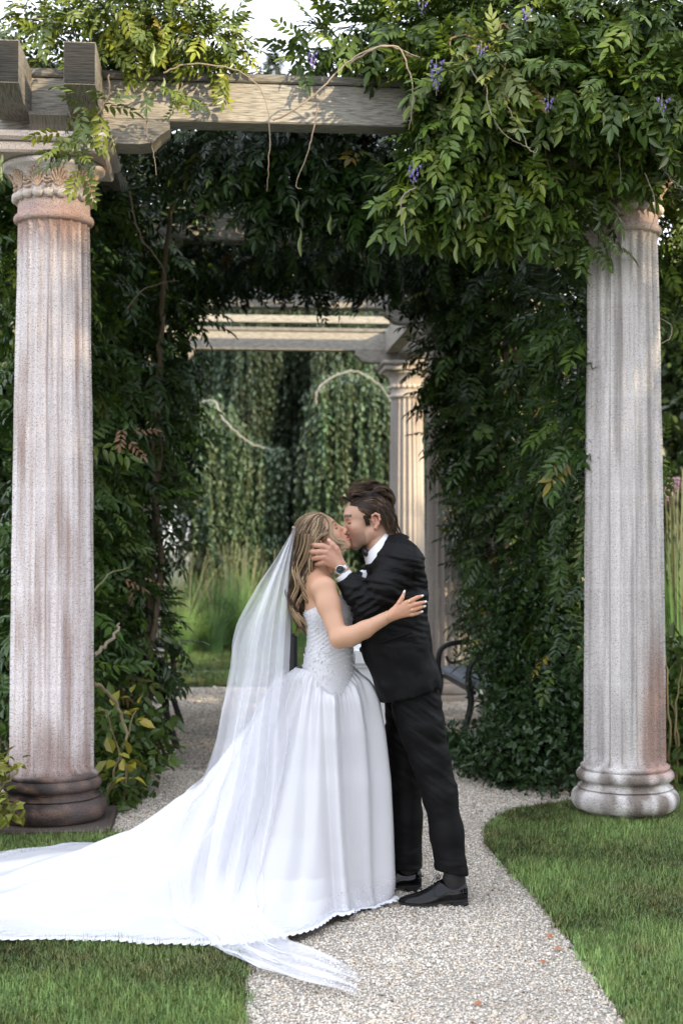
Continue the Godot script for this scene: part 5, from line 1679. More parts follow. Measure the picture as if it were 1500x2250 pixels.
# ---------------------------------------------------------------- the bride
func bride() -> void:
	var o := thing("person", "woman in a white strapless wedding gown and long veil, eyes closed, kissing the man", "person", Vector3.ZERO, 0.0, "kissing couple")
	var skin := Color(0.53, 0.295, 0.182)
	# head: chin and hairline fix its turn and size
	var turn := Basis(Vector3(0, 0, 1), deg_to_rad(37.0)) * Basis(Vector3.UP, deg_to_rad(-4.0))
	var hx := Transform3D(turn * 0.925, Vector3.ZERO)
	hx.origin = Vector3(0.0373,1.528,-6.14) - hx.basis * Vector3(0.088, -0.105, 0)
	var b := Buf.new()
	head_field(false).into(b, hx, func(p: Vector3) -> Color: return face_colour(p, false))
	# body
	var f := Field.new(Vector3(-0.247,0.7785,-6.45) - Vector3(0, 0, 0.0), Vector3(0.2408,1.54,-5.79), 0.0072)
	var neck := Vector3(-0.1102,1.477,-6.15)
	f.cone(Vector3(-0.0866,1.528,-6.15), neck, 0.045, 0.045, 0.02)
	f.cone(neck, Vector3(-0.1141,1.398,-6.15), 0.046, 0.062, 0.03)
	for s in [-1.0, 1.0]:
		f.cone(Vector3(-0.1101,1.406,-6.15) + Vector3(0, 0, s * 0.03), Vector3(-0.0904,1.347,-6.15) + Vector3(0, 0, s * 0.13), 0.034, 0.046, 0.04)
		f.cone(Vector3(-0.0904,1.324,-6.15) + Vector3(0, 0, s * 0.05), Vector3(-0.0668,1.222,-6.15) + Vector3(0, 0, s * 0.055), 0.074, 0.08, 0.04)
		f.cone(Vector3(-0.0668,1.222,-6.15) + Vector3(0, 0, s * 0.055), Vector3(-0.055,1.069,-6.15) + Vector3(0, 0, s * 0.045), 0.08, 0.076, 0.04)
		f.cone(Vector3(-0.055,1.069,-6.15) + Vector3(0, 0, s * 0.045), Vector3(-0.055,0.8727,-6.15) + Vector3(0, 0, s * 0.05), 0.076, 0.1, 0.04)
	# near arm: deltoid, elbow, forearm along his side
	f.chain([Vector3(-0.069,1.341,-5.995), Vector3(-0.0534,1.273,-5.965), Vector3(-0.0094,1.138,-5.885)], [0.05, 0.046, 0.037], 0.03)
	f.chain([Vector3(-0.0094,1.138,-5.885), Vector3(0.0376,1.149,-5.878), Vector3(0.0939,1.176,-5.875), Vector3(0.1938,1.23,-5.888)], [0.037, 0.039, 0.034, 0.0255], 0.02)
	# far arm round his neck side
	f.chain([Vector3(-0.0765,1.327,-6.3), Vector3(0.0041,1.153,-6.37), Vector3(0.1023,1.274,-6.4)], [0.046, 0.036, 0.028], 0.03)
	f.into(b, Transform3D(), func(p: Vector3) -> Color: return skin)
	# right hand spread on his sleeve
	hand_into(b, Vector3(0.1616,1.169,-5.95), Vector3(0.3625,1.354,-5.815), [Vector3(0.1787,1.222,-5.886), Vector3(0.2144,1.239,-5.884), 0.026, 0.022], [
		[Vector3(0.2143,1.25,-5.883), Vector3(0.2668,1.286,-5.878), 0.015, 0.0125], [Vector3(0.2143,1.243,-5.882), Vector3(0.278,1.272,-5.876), 0.0155, 0.0125], [Vector3(0.2143,1.236,-5.883), Vector3(0.278,1.254,-5.878), 0.015, 0.012], [Vector3(0.2106,1.228,-5.885), Vector3(0.2688,1.239,-5.882), 0.014, 0.011], [Vector3(0.2069,1.239,-5.884), Vector3(0.2294,1.273,-5.882), 0.016, 0.012]], [
		[[Vector3(0.2668,1.286,-5.878), Vector3(0.2911,1.298,-5.876), Vector3(0.3121,1.309,-5.882), Vector3(0.3296,1.314,-5.892)], [0.0115, 0.0098, 0.0085, 0.0065]],
		[[Vector3(0.278,1.272,-5.876), Vector3(0.3041,1.281,-5.873), Vector3(0.3252,1.286,-5.88), Vector3(0.3428,1.29,-5.892)], [0.0115, 0.0098, 0.0085, 0.0065]],
		[[Vector3(0.278,1.254,-5.878), Vector3(0.3023,1.26,-5.875), Vector3(0.3234,1.268,-5.882), Vector3(0.339,1.271,-5.893)], [0.011, 0.0093, 0.008, 0.0062]],
		[[Vector3(0.2688,1.239,-5.882), Vector3(0.2912,1.239,-5.879), Vector3(0.3103,1.243,-5.885), Vector3(0.3278,1.248,-5.894)], [0.01, 0.0085, 0.0073, 0.0056]],
		[[Vector3(0.2256,1.264,-5.882), Vector3(0.2386,1.288,-5.878), Vector3(0.25,1.307,-5.88), Vector3(0.2579,1.327,-5.888)], [0.0125, 0.0103, 0.009, 0.006]]], skin)
	var body := part("body", b, M.skin, o)
	b = Buf.new()
	for q in [[Vector3(0.3322,1.315,-5.888), 24.0], [Vector3(0.3454,1.291,-5.888), 12.0], [Vector3(0.3416,1.272,-5.889), 16.0], [Vector3(0.3304,1.25,-5.89), 15.0], [Vector3(0.2588,1.332,-5.884), 66.0]]:
		b.ball(q[0], Vector3(0.0085, 0.005, 0.0032), Color(0.82, 0.74, 0.72), Basis(Vector3(0, 0, 1), deg_to_rad(q[1])), 8, 6)
	part("fingernails", b, M.skin, body)
	for q in [[Vector3(0.2799,1.292,-5.877), 24.0, 0.0112], [Vector3(0.2902,1.257,-5.877), 16.0, 0.0105]]:
		b = Buf.new()
		var pts := PackedVector3Array()
		var bs := Basis(Vector3(0, 0, 1), deg_to_rad(q[1]))
		for i in 17:
			var a := TAU * i / 16.0
			pts.append(q[0] + bs * Vector3(0, cos(a), sin(a)) * q[2])
		b.tube(pts, taper(0.0016, 0.0016, 17), 5)
		b.ball(q[0] + bs * Vector3(0, 0, q[2] + 0.002), Vector3(0.003, 0.0045, 0.002), Color.WHITE, bs, 6, 4)
		part("ring", b, M.gold, o)
	b = Buf.new()
	var loop := PackedVector3Array()
	for i in 25:
		var a := TAU * i / 24.0
		loop.append(Vector3(0.1862,1.226,-5.886) + Basis(Vector3(0, 0, 1), deg_to_rad(27.0)) * Vector3(0.004 * cos(a), cos(a) * 0.028, sin(a) * 0.028))
	b.tube(loop, taper(0.0009, 0.0009, 25), 5)
	part("bracelet", b, M.gold, o)
	b = Buf.new()
	b.ball(hx * Vector3(-0.016, -0.062, 0.083), Vector3(0.002, 0.009, 0.002), Color.WHITE, Basis(), 6, 5)
	part("earring", b, M.gold, o)
	bride_hair(o, hx)
	gown(o)
	veil(o, hx)


func bride_hair(o: Node3D, hx: Transform3D) -> void:
	var b := Buf.new()
	var cn := Vector3(-0.018, 0.036, 0)
	var rr := Vector3(0.104, 0.09, 0.082)
	var tones := [Color(0.045, 0.027, 0.015), Color(0.095, 0.058, 0.033), Color(0.2, 0.13, 0.075), Color(0.36, 0.25, 0.145), Color(0.52, 0.39, 0.24)]
	var pick := func() -> Color:
		return (tones[[0, 0, 1, 1, 2, 2, 3, 3, 4][rng.randi() % 9]] as Color) * rf(0.8, 1.2)
	var head := Buf.new()
	head.ball(cn, rr * 0.985, Color(0.07, 0.042, 0.024), Basis(), 28, 18)
	# keep the cap off the face
	var keep := PackedInt32Array()
	for i in range(0, head.t.size(), 3):
		var q := (head.v[head.t[i]] + head.v[head.t[i + 1]] + head.v[head.t[i + 2]]) / 3.0
		if q.y > 0.07 or q.x < 0.02 or (q.y > 0.03 and q.x < 0.05):
			keep.append_array([head.t[i], head.t[i + 1], head.t[i + 2]])
	head.t = keep
	var flow := func(u: Vector3, t: float) -> Vector3:
		return (Vector3(-0.94, -0.22, 0.0) - u).normalized() + Vector3(0, -0.35 * absf(u.z), 0)
	for i in 1000:
		var s := 1.0 if rng.randf() < 0.62 else -1.0
		var a := rng.randf()
		# along the hairline from the parting down the temple, then all over the crown
		var start := Vector3(0.062 - 0.05 * a, 0.098 - 0.075 * a, s * (0.006 + 0.072 * sqrt(a)))
		if rng.randf() < 0.5:
			start = Vector3(rf(-0.09, 0.05), rf(0.03, 0.1), s * rf(0.0, 0.08))
		comb(head, cn, rr, start - cn, flow, rf(0.11, 0.17), rf(0.0012, 0.0026), rf(0.02, 0.11), pick.call(), pick.call(), 10)
	# twisted strands drawn back over the ear
	for i in 130:
		var y := rf(-0.055, 0.045)
		var s := 1.0 if i < 92 else -1.0
		var p0 := Vector3(0.05, y + 0.045, s * 0.067)
		var pts := [p0, Vector3(0.012, y * 0.5 + 0.03, s * 0.089), Vector3(-0.035, y * 0.3 + 0.012, s * 0.094), Vector3(-0.08, -0.005 + y * 0.3, s * 0.072), Vector3(-0.115, -0.02 + y * 0.2, s * 0.03)]
		lock(head, pts, rf(0.0013, 0.0028), pick.call(), Vector3(0, 0, s), 0.6, 14, pick.call())
	# the loose curl that frames the face
	for i in 40:
		var j := Vector3(rf(-0.009, 0.009), rf(-0.006, 0.006), rf(-0.006, 0.004))
		var pts := []
		for q in [Vector3(0.064, 0.098, 0.01), Vector3(0.082, 0.06, 0.045), Vector3(0.074, 0.02, 0.066), Vector3(0.05, -0.02, 0.08), Vector3(0.052, -0.058, 0.083), Vector3(0.072, -0.082, 0.08), Vector3(0.058, -0.106, 0.084), Vector3(0.035, -0.098, 0.088)]:
			pts.append(q + j * (1.0 + q.y * -6.0))
		lock(head, pts, rf(0.0011, 0.0022), tones[1 + i % 4] * rf(0.8, 1.1), Vector3(0, 0, 1), 0.6, 22, Color(0.5, 0.38, 0.24))
	for i in head.v.size():
		head.n[i] = (hx.basis * head.n[i]).normalized()
		head.v[i] = hx * head.v[i]
	head.fix()
	var hair := part("hair", head, M.hair, o)
	# long waves down her back
	for i in 40:
		var z := rf(-0.085, 0.1)
		var t := (i % 8 + rng.randf()) / 8.0
		var ph := rf(0, TAU)
		var amp := rf(0.009, 0.017)
		var turns := rf(13.0, 19.0)
		var x0 := lerpf(662.0, 704.0, t)
		var x1 := lerpf(641.0, 682.0, t)
		var stop := (1.0 - 0.3 * absf(t - 0.35)) * rf(0.84, 1.02)
		var base := rng.randi() % 4
		for q in 24:
			var ang := rf(0, TAU)
			var off := Vector3(cos(ang), 0, sin(ang) * 1.2) * 0.014 * sqrt(rng.randf())
			var late := rf(-0.45, 0.45)
			var cut := stop * rf(0.9, 1.0)
			var pts := []
			for k in 15:
				var w := k / 14.0 * cut
				var cx := lerpf(x0, x1, smoothstep(0.0, 0.42, w)) + 9.0 * smoothstep(0.5, 1.0, w)
				var grow := smoothstep(0.08, 0.5, w) * (1.0 + 0.5 * w)
				var a := w * turns + ph + late
				pts.append(at_bride(cx, 1172.0 + 236.0 * w, z * (1.0 - 0.25 * w) + 0.02 * w) + Vector3(sin(a) * amp * grow, 0, cos(a) * amp * 0.8 * grow) + off * (1.0 - 0.55 * w))
			var c: Color = tones[clampi(base + rng.randi() % 3 - 1, 0, 4)] * rf(0.8, 1.2)
			lock(b, pts, rf(0.0011, 0.0025), c, Vector3(0, 0, 1), 0.55, 34, c * rf(1.0, 1.5), 0.25)
	part("long_waves", b, M.hair, hair)


# a place on the bride's profile drawing (1.968 mm to the unit) moved sideways by dz
func at_bride(u: float, w: float, dz: float) -> Vector3:
	return Vector3((u - 750.0) * 0.001968, 1.5375 + (1190.0 - w) * 0.001968, -6.15 + dz)


func gown(o: Node3D) -> void:
	# bodice
	var f := Field.new(Vector3(-0.2659,0.7424,-6.41), Vector3(0.1222,1.361,-5.88), 0.0062)
	for s in [-1.0, 1.0]:
		f.cone(Vector3(-0.0668,1.324,-6.15) + Vector3(0, 0, s * 0.055), Vector3(-0.0609,1.235,-6.15) + Vector3(0, 0, s * 0.058), 0.088, 0.091, 0.04)
		f.cone(Vector3(-0.0609,1.235,-6.15) + Vector3(0, 0, s * 0.058), Vector3(-0.0511,1.118,-6.15) + Vector3(0, 0, s * 0.045), 0.091, 0.086, 0.04)
		f.cone(Vector3(-0.0511,1.118,-6.15) + Vector3(0, 0, s * 0.045), Vector3(-0.055,1.02,-6.15) + Vector3(0, 0, s * 0.05), 0.086, 0.096, 0.04)
		f.cone(Vector3(-0.055,1.02,-6.15) + Vector3(0, 0, s * 0.05), Vector3(-0.0628,0.9314,-6.15) + Vector3(0, 0, s * 0.05), 0.096, 0.104, 0.04)
		f.cone(Vector3(-0.0628,0.9314,-6.15) + Vector3(0, 0, s * 0.05), Vector3(-0.0628,0.8433,-6.15) + Vector3(0, 0, s * 0.06), 0.104, 0.108, 0.04)
		f.ell(Vector3(-0.0039,1.259,-6.15) + Vector3(0, 0, s * 0.06), Vector3(0.05, 0.055, 0.052), 0.03)
	# neckline rises from the back to the bust
	f.cut(Vector3(-0.1533,1.243,-6.15), Vector3(-0.42, 0.9, 0.0))
	# lower edge: dips to a point in front
	f.trim(func(p: Vector3) -> float:
		var a := atan2(p.z - GOWN.z, p.x - GOWN.x)
		return 0.955 - 0.1 * pow(maxf(0.0, cos(a - 1.25)), 5.0) - p.y)
	f.bend(func(p: Vector3) -> float:
		var ruch := 0.0011 * sin((p.y - 0.55 * p.x) * 330.0 + 2.0 * sin(p.x * 40.0)) * smoothstep(1.0, 1.06, p.y) * smoothstep(1.25, 1.2, p.y)
		return ruch)
	var b := Buf.new()
	f.into(b, Transform3D(), func(p: Vector3) -> Color: return Color.WHITE)
	var bodice := part("bodice", b, M.satin, o)
	# beaded lace: over the bust, the hips and the pointed waist
	var lo := Buf.new()
	for i in 3000:
		var p := Vector3.ZERO
		var k := rng.randf()
		var u := rf(640.0, 800.0)
		var w := 0.0
		if k < 0.4:
			w = rf(1300, 1388)
		else:
			w = rf(1405, 1540)
		var a := rf(-PI, PI)
		var y := 1.5375 + (1190.0 - w) * 0.001968
		var dir := Vector3(cos(a), 0, sin(a))
		var from := Vector3(-0.06, y, -6.15)
		# walk in from outside until the cloth is met
		var r := 0.27
		var hit := false
		while r > 0.05:
			var q := (from + dir * r - f.o) / f.h
			if q.x > 1 and q.y > 1 and q.z > 1 and q.x < f.nx - 2 and q.y < f.ny - 2 and q.z < f.nz - 2:
				if f.d[(int(q.z) * f.ny + int(q.y)) * f.nx + int(q.x)] < 0.002:
					hit = true
					break
			r -= 0.003
		if not hit:
			continue
		p = from + dir * (r + 0.001)
		lo.ball(p, Vector3(1, 1, 1) * rf(0.0012, 0.0033), Color.WHITE, Basis(), 5, 3)
	part("lace_beading", lo, M.cotton, bodice)
	# skirt and train, one cloth
	b = Buf.new()
	var cols := 420
	var rows := 92
	for i in rows + 1:
		var s := pow(float(i) / rows, 0.9)
		for j in cols:
			b.vert(skirt_point(360.0 * j / cols, s), Vector3.UP, Color.WHITE, Vector2(float(j) / cols, s))
	b.sheet(0, rows + 1, cols, true)
	b.smooth()
	if b.n[40 * cols].x < 0.0:
		for i in range(0, b.t.size(), 3):
			var q := b.t[i + 1]
			b.t[i + 1] = b.t[i + 2]
			b.t[i + 2] = q
		b.smooth()
	var sk := part("skirt", b, M.satin, o)
	# scalloped lace along the hem
	b = Buf.new()
	rows = 8
	var run := 0.0
	var last := skirt_point(0.0, 1.0)
	for j in cols + 1:
		var deg := 360.0 * j / cols
		var here := skirt_point(deg, 1.0)
		run += here.distance_to(last)
		last = here
		var wide := 0.12
		var s0 := 1.0
		while s0 > 0.4 and skirt_point(deg, s0).distance_to(here) < wide:
			s0 -= 0.01
		for i in rows + 1:
			var t := float(i) / rows
			var p := skirt_point(deg, lerpf(s0, 1.0, t))
			var out := Vector3(cos(deg_to_rad(deg)), 0, sin(deg_to_rad(deg)))
			p += Vector3(0, 0.004, 0) + out * 0.004
			if i == rows:
				p += out * (0.03 + 0.012 * sin(run * 9.0) * sin(run * 4.1)) - Vector3(0, 0.012, 0)
				p.y = maxf(p.y, 0.02)
			b.vert(p, Vector3.UP, Color.WHITE, Vector2(run / 0.14, t))
	for j in cols:
		for i in rows:
			b.quad(j * (rows + 1) + i, (j + 1) * (rows + 1) + i, (j + 1) * (rows + 1) + i + 1, j * (rows + 1) + i + 1)
	b.smooth()
	part("lace_hem", b, M.lace, sk)


func veil(o: Node3D, hx: Transform3D) -> void:
	rng.seed = 31
	var comb_at := Vector3(-0.2007,1.593,-6.15)
	var holder: MeshInstance3D
	var b := Buf.new()
	b.tube(curve([comb_at + Vector3(0, 0.004, -0.045), comb_at + Vector3(-0.008, 0.008, 0), comb_at + Vector3(0, 0.004, 0.045)], 10), taper(0.006, 0.006, 11), 6)
	# layers: centre line and half widths on the profile drawing; dz across the back
	var layers := [
		[[648, 1163, 0, 4, 0], [628, 1230, 0, 16, 0], [606, 1310, 0, 34, 0], [580, 1400, 0.03, 58, 0], [571, 1480, 0.06, 64, 0], [558, 1560, 0.12, 63.3, 0], [546, 1640, 0.17, 65.2, 0], [526, 1740, 0.22, 80.6, 0.02], [500, 1830, 0.28, 92.1, 0.05], [488, 1910, 0.36, 84.4, 0.1], [510, 1970, 0.52, 70, 0.16], [560, 2020, 0.72, 40, 0.22], [620, 2050, 0.88, 22, 0.23], [680, 2070, 1.02, 12, 0.22], [735, 2085, 1.14, 8, 0.17], [785, 2100, 1.27, 6, 0.14]],
		[[648, 1163, 0, 4, 0], [624, 1230, -0.02, 18, 0], [598, 1310, -0.03, 42, 0], [575, 1400, -0.03, 62, 0], [568, 1480, -0.03, 60, 0], [547, 1570, -0.02, 59.5, 0], [531, 1640, -0.02, 57.6, 0], [513, 1720, 0, 67.1, 0], [478, 1800, 0.04, 76.7, 0], [448, 1870, 0.1, 86.3, 0], [408, 1930, 0.2, 86.3, 0.05]],
		[[648, 1163, 0.02, 4, 0], [630, 1230, 0.05, 14, 0], [612, 1310, 0.07, 30, 0], [598, 1400, 0.1, 42, 0], [590, 1480, 0.14, 46, 0], [577, 1580, 0.2, 51.8, 0], [568, 1700, 0.27, 63.3, 0.02], [548, 1820, 0.36, 67.1, 0.06], [538, 1930, 0.5, 57.6, 0.12], [570, 2010, 0.72, 30, 0.18], [620, 2050, 0.9, 16, 0.2], [680, 2070, 1, 10, 0.18], [735, 2085, 1.12, 6, 0.15], [778, 2098, 1.22, 4, 0.12]],
	]
	for l in layers.size():
		b = Buf.new() if l > 0 else b
		var src: Array = layers[l]
		var n := 70
		var m := 64
		var first := b.v.size()
		var pleats: int = [7, 5, 6][l]
		var ph := rf(0, TAU)
		for i in n + 1:
			var g := float(i) / n * (src.size() - 1)
			var k := mini(int(g), src.size() - 2)
			var t := g - k
			var q0: Array = src[maxi(k - 1, 0)]
			var q1: Array = src[k]
			var q2: Array = src[k + 1]
			var q3: Array = src[mini(k + 2, src.size() - 1)]
			var val := []
			for c in 5:
				val.append(cubic_interpolate(q1[c], q2[c], q0[c], q3[c], t))
			# direction of the cloth on the drawing
			var tx: float = q2[0] - q1[0]
			var ty: float = q2[1] - q1[1]
			var tl := sqrt(tx * tx + ty * ty)
			var px := -ty / tl
			var py := tx / tl
			for j in m + 1:
				var e := 2.0 * j / m - 1.0
				var along := float(i) / n
				var w := e * float(val[3]) + 5.0 * sin(e * 7.0 + along * 9.0 + l) * along * (1.0 - absf(e))
				# loops of cloth that fall out along the left edge
				if e < -0.6 and along < 0.6:
					w -= (absf(e) - 0.6) * 22.0 * maxf(0.0, sin(along * 26.0 + l * 1.7)) * smoothstep(0.2, 0.4, along)
				var zz: float = val[2] + (0.012 + 0.045 * minf(along * 2.2, 1.0)) * sin(e * PI * 0.5 * pleats + ph + 1.5 * sin(along * 5.0)) * 0.8 + (1.0 - e * e) * 0.03 + e * float(val[4])
				# px, py points to the left of the cloth's run
				var sgn := -1.0
				var p := at_bride(float(val[0]) + sgn * px * -w, float(val[1]) + sgn * py * -w, zz)
				if along > 0.35:
					# settle on the gown and the ground, along this sight line's floor
					var d := -p.z
					var fl := gown_height(p.x, p.z) + 0.012
					if p.y < fl:
						p.y = fl + 0.004 * (1.0 + sin(e * 10.0 + sin(along * 23.0) * 2.0))
				var fade := 1.0
				if l == 0:
					fade = smoothstep(1.0, 0.93 + 0.05 * sin(e * 9.0), along) * lerpf(1.0, 0.75 + 0.25 * sin(e * 13.0 + along * 20.0), smoothstep(0.75, 0.95, along))
				else:
					fade = smoothstep(1.0, 0.85, along)
				b.vert(p, Vector3.BACK, Color(1, 1, 1, fade), Vector2(e, along))
		for i in n:
			for j in m:
				var a := first + i * (m + 1) + j
				b.quad(a, a + 1, a + m + 2, a + m + 1)
		b.smooth(first, 0)
		if l == 0:
			holder = part("veil", b, M.tulle, o)
		else:
			part("veil_layer", b, M.tulle, holder)


# ---------------------------------------------------------------- the groom
func groom() -> void:
	rng.seed = 55
	var o := thing("person", "man in a black tuxedo with patent shoes, holding the woman's head and kissing her", "person", Vector3.ZERO, 0.0, "kissing couple")
	var skin := Color(0.48, 0.275, 0.185)
	var flip := Basis(Vector3.UP, PI + deg_to_rad(7.0))
	var turn := Basis(Vector3(0, 0, 1), deg_to_rad(10.2)) * flip
	var hx := Transform3D(turn * 1.03, Vector3.ZERO)
	hx.origin = Vector3(0.0444,1.518,-6.166) - hx.basis * Vector3(0.088, -0.105, 0)
	var b := Buf.new()
	head_field(true).into(b, hx, func(p: Vector3) -> Color: return face_colour(p, true))
	# body under the clothes
	var f := Field.new(Vector3(-0.1236,0.0263,-6.47), Vector3(0.4917,1.597,-5.91), 0.012)
	f.cone(Vector3(0.1503,1.589,-6.18), Vector3(0.1822,1.477,-6.19), 0.058, 0.064, 0.03)
	for s in [-1.0, 1.0]:
		f.chain([Vector3(0.2181,1.441,-6.2) + Vector3(0, 0, s * 0.07), Vector3(0.2477,1.243,-6.2) + Vector3(0, 0, s * 0.07), Vector3(0.2733,1.045,-6.2) + Vector3(0, 0, s * 0.06), Vector3(0.2969,0.9067,-6.2) + Vector3(0, 0, s * 0.06)], [0.1, 0.11, 0.105, 0.09], 0.05)
		f.cone(Vector3(0.1983,1.477,-6.2) + Vector3(0, 0, s * 0.04), Vector3(0.2618,1.449,-6.2) + Vector3(0, 0, s * 0.17), 0.05, 0.055, 0.04)
	f.chain([Vector3(0.2584,1.444,-6.03), Vector3(0.1015,1.253,-5.99), Vector3(0.0116,1.409,-6.045)], [0.05, 0.04, 0.03], 0.02)
	f.chain([Vector3(0.2648,1.428,-6.37), Vector3(0.127,1.163,-6.41), Vector3(-0.0162,1.142,-6.35)], [0.05, 0.04, 0.03], 0.02)
	f.chain([Vector3(0.316,0.8965,-6.11), Vector3(0.4109,0.4743,-6.08), Vector3(0.4597,0.1979,-6.065)], [0.07, 0.05, 0.028], 0.03)
	f.chain([Vector3(0.2711,0.8775,-6.29), Vector3(0.2816,0.434,-6.31), Vector3(0.2854,0.1637,-6.31)], [0.07, 0.05, 0.028], 0.03)
	f.into(b, Transform3D(), func(p: Vector3) -> Color: return skin)
	# left hand round her jaw and neck
	hand_into(b, Vector3(-0.1534,1.383,-6.15), Vector3(0.042,1.567,-5.965), [Vector3(0.0155,1.403,-6.042), Vector3(-0.0039,1.438,-6.04), 0.029, 0.025], [
		[Vector3(-0.0097,1.451,-6.038), Vector3(-0.0502,1.509,-6.032), 0.017, 0.0135], [Vector3(-0.0116,1.445,-6.036), Vector3(-0.0636,1.494,-6.029), 0.0175, 0.0138], [Vector3(-0.0135,1.44,-6.036), Vector3(-0.0733,1.474,-6.03), 0.017, 0.0135], [Vector3(-0.0135,1.432,-6.04), Vector3(-0.0734,1.453,-6.037), 0.0165, 0.0125], [Vector3(-0.0039,1.447,-6.038), Vector3(-0.0154,1.494,-6.032), 0.0175, 0.014]], [
		[[Vector3(-0.0502,1.509,-6.032), Vector3(-0.081,1.521,-6.03), Vector3(-0.1084,1.524,-6.048), Vector3(-0.1303,1.528,-6.078)], [0.0138, 0.0122, 0.011, 0.0088]],
		[[Vector3(-0.0636,1.494,-6.029), Vector3(-0.0964,1.496,-6.028), Vector3(-0.1219,1.496,-6.05), Vector3(-0.1401,1.497,-6.082)], [0.014, 0.0124, 0.0112, 0.0088]],
		[[Vector3(-0.0733,1.474,-6.03), Vector3(-0.0985,1.472,-6.036), Vector3(-0.1182,1.468,-6.058), Vector3(-0.1324,1.466,-6.088)], [0.0136, 0.012, 0.0106, 0.0085]],
		[[Vector3(-0.0734,1.453,-6.037), Vector3(-0.0909,1.447,-6.046), Vector3(-0.1048,1.443,-6.066), Vector3(-0.1149,1.441,-6.09)], [0.0128, 0.0108, 0.0094, 0.0076]],
		[[Vector3(-0.0154,1.49,-6.032), Vector3(-0.0212,1.509,-6.028), Vector3(-0.0366,1.526,-6.029), Vector3(-0.0541,1.546,-6.037)], [0.0148, 0.0128, 0.0115, 0.0088]]], skin)
	var body := part("body", b, M.skin, o)
	b = Buf.new()
	b.ball(Vector3(-0.0511,1.543,-6.027), Vector3(0.008, 0.006, 0.003), Color(0.66, 0.44, 0.38), Basis(Vector3(0, 0, 1), deg_to_rad(-45.0)), 8, 6)
	part("thumbnail", b, M.skin, body)
	groom_hair(o, hx)
	groom_clothes(o)
	groom_watch(o)
	for s in [0, 1]:
		shoe(o, s)


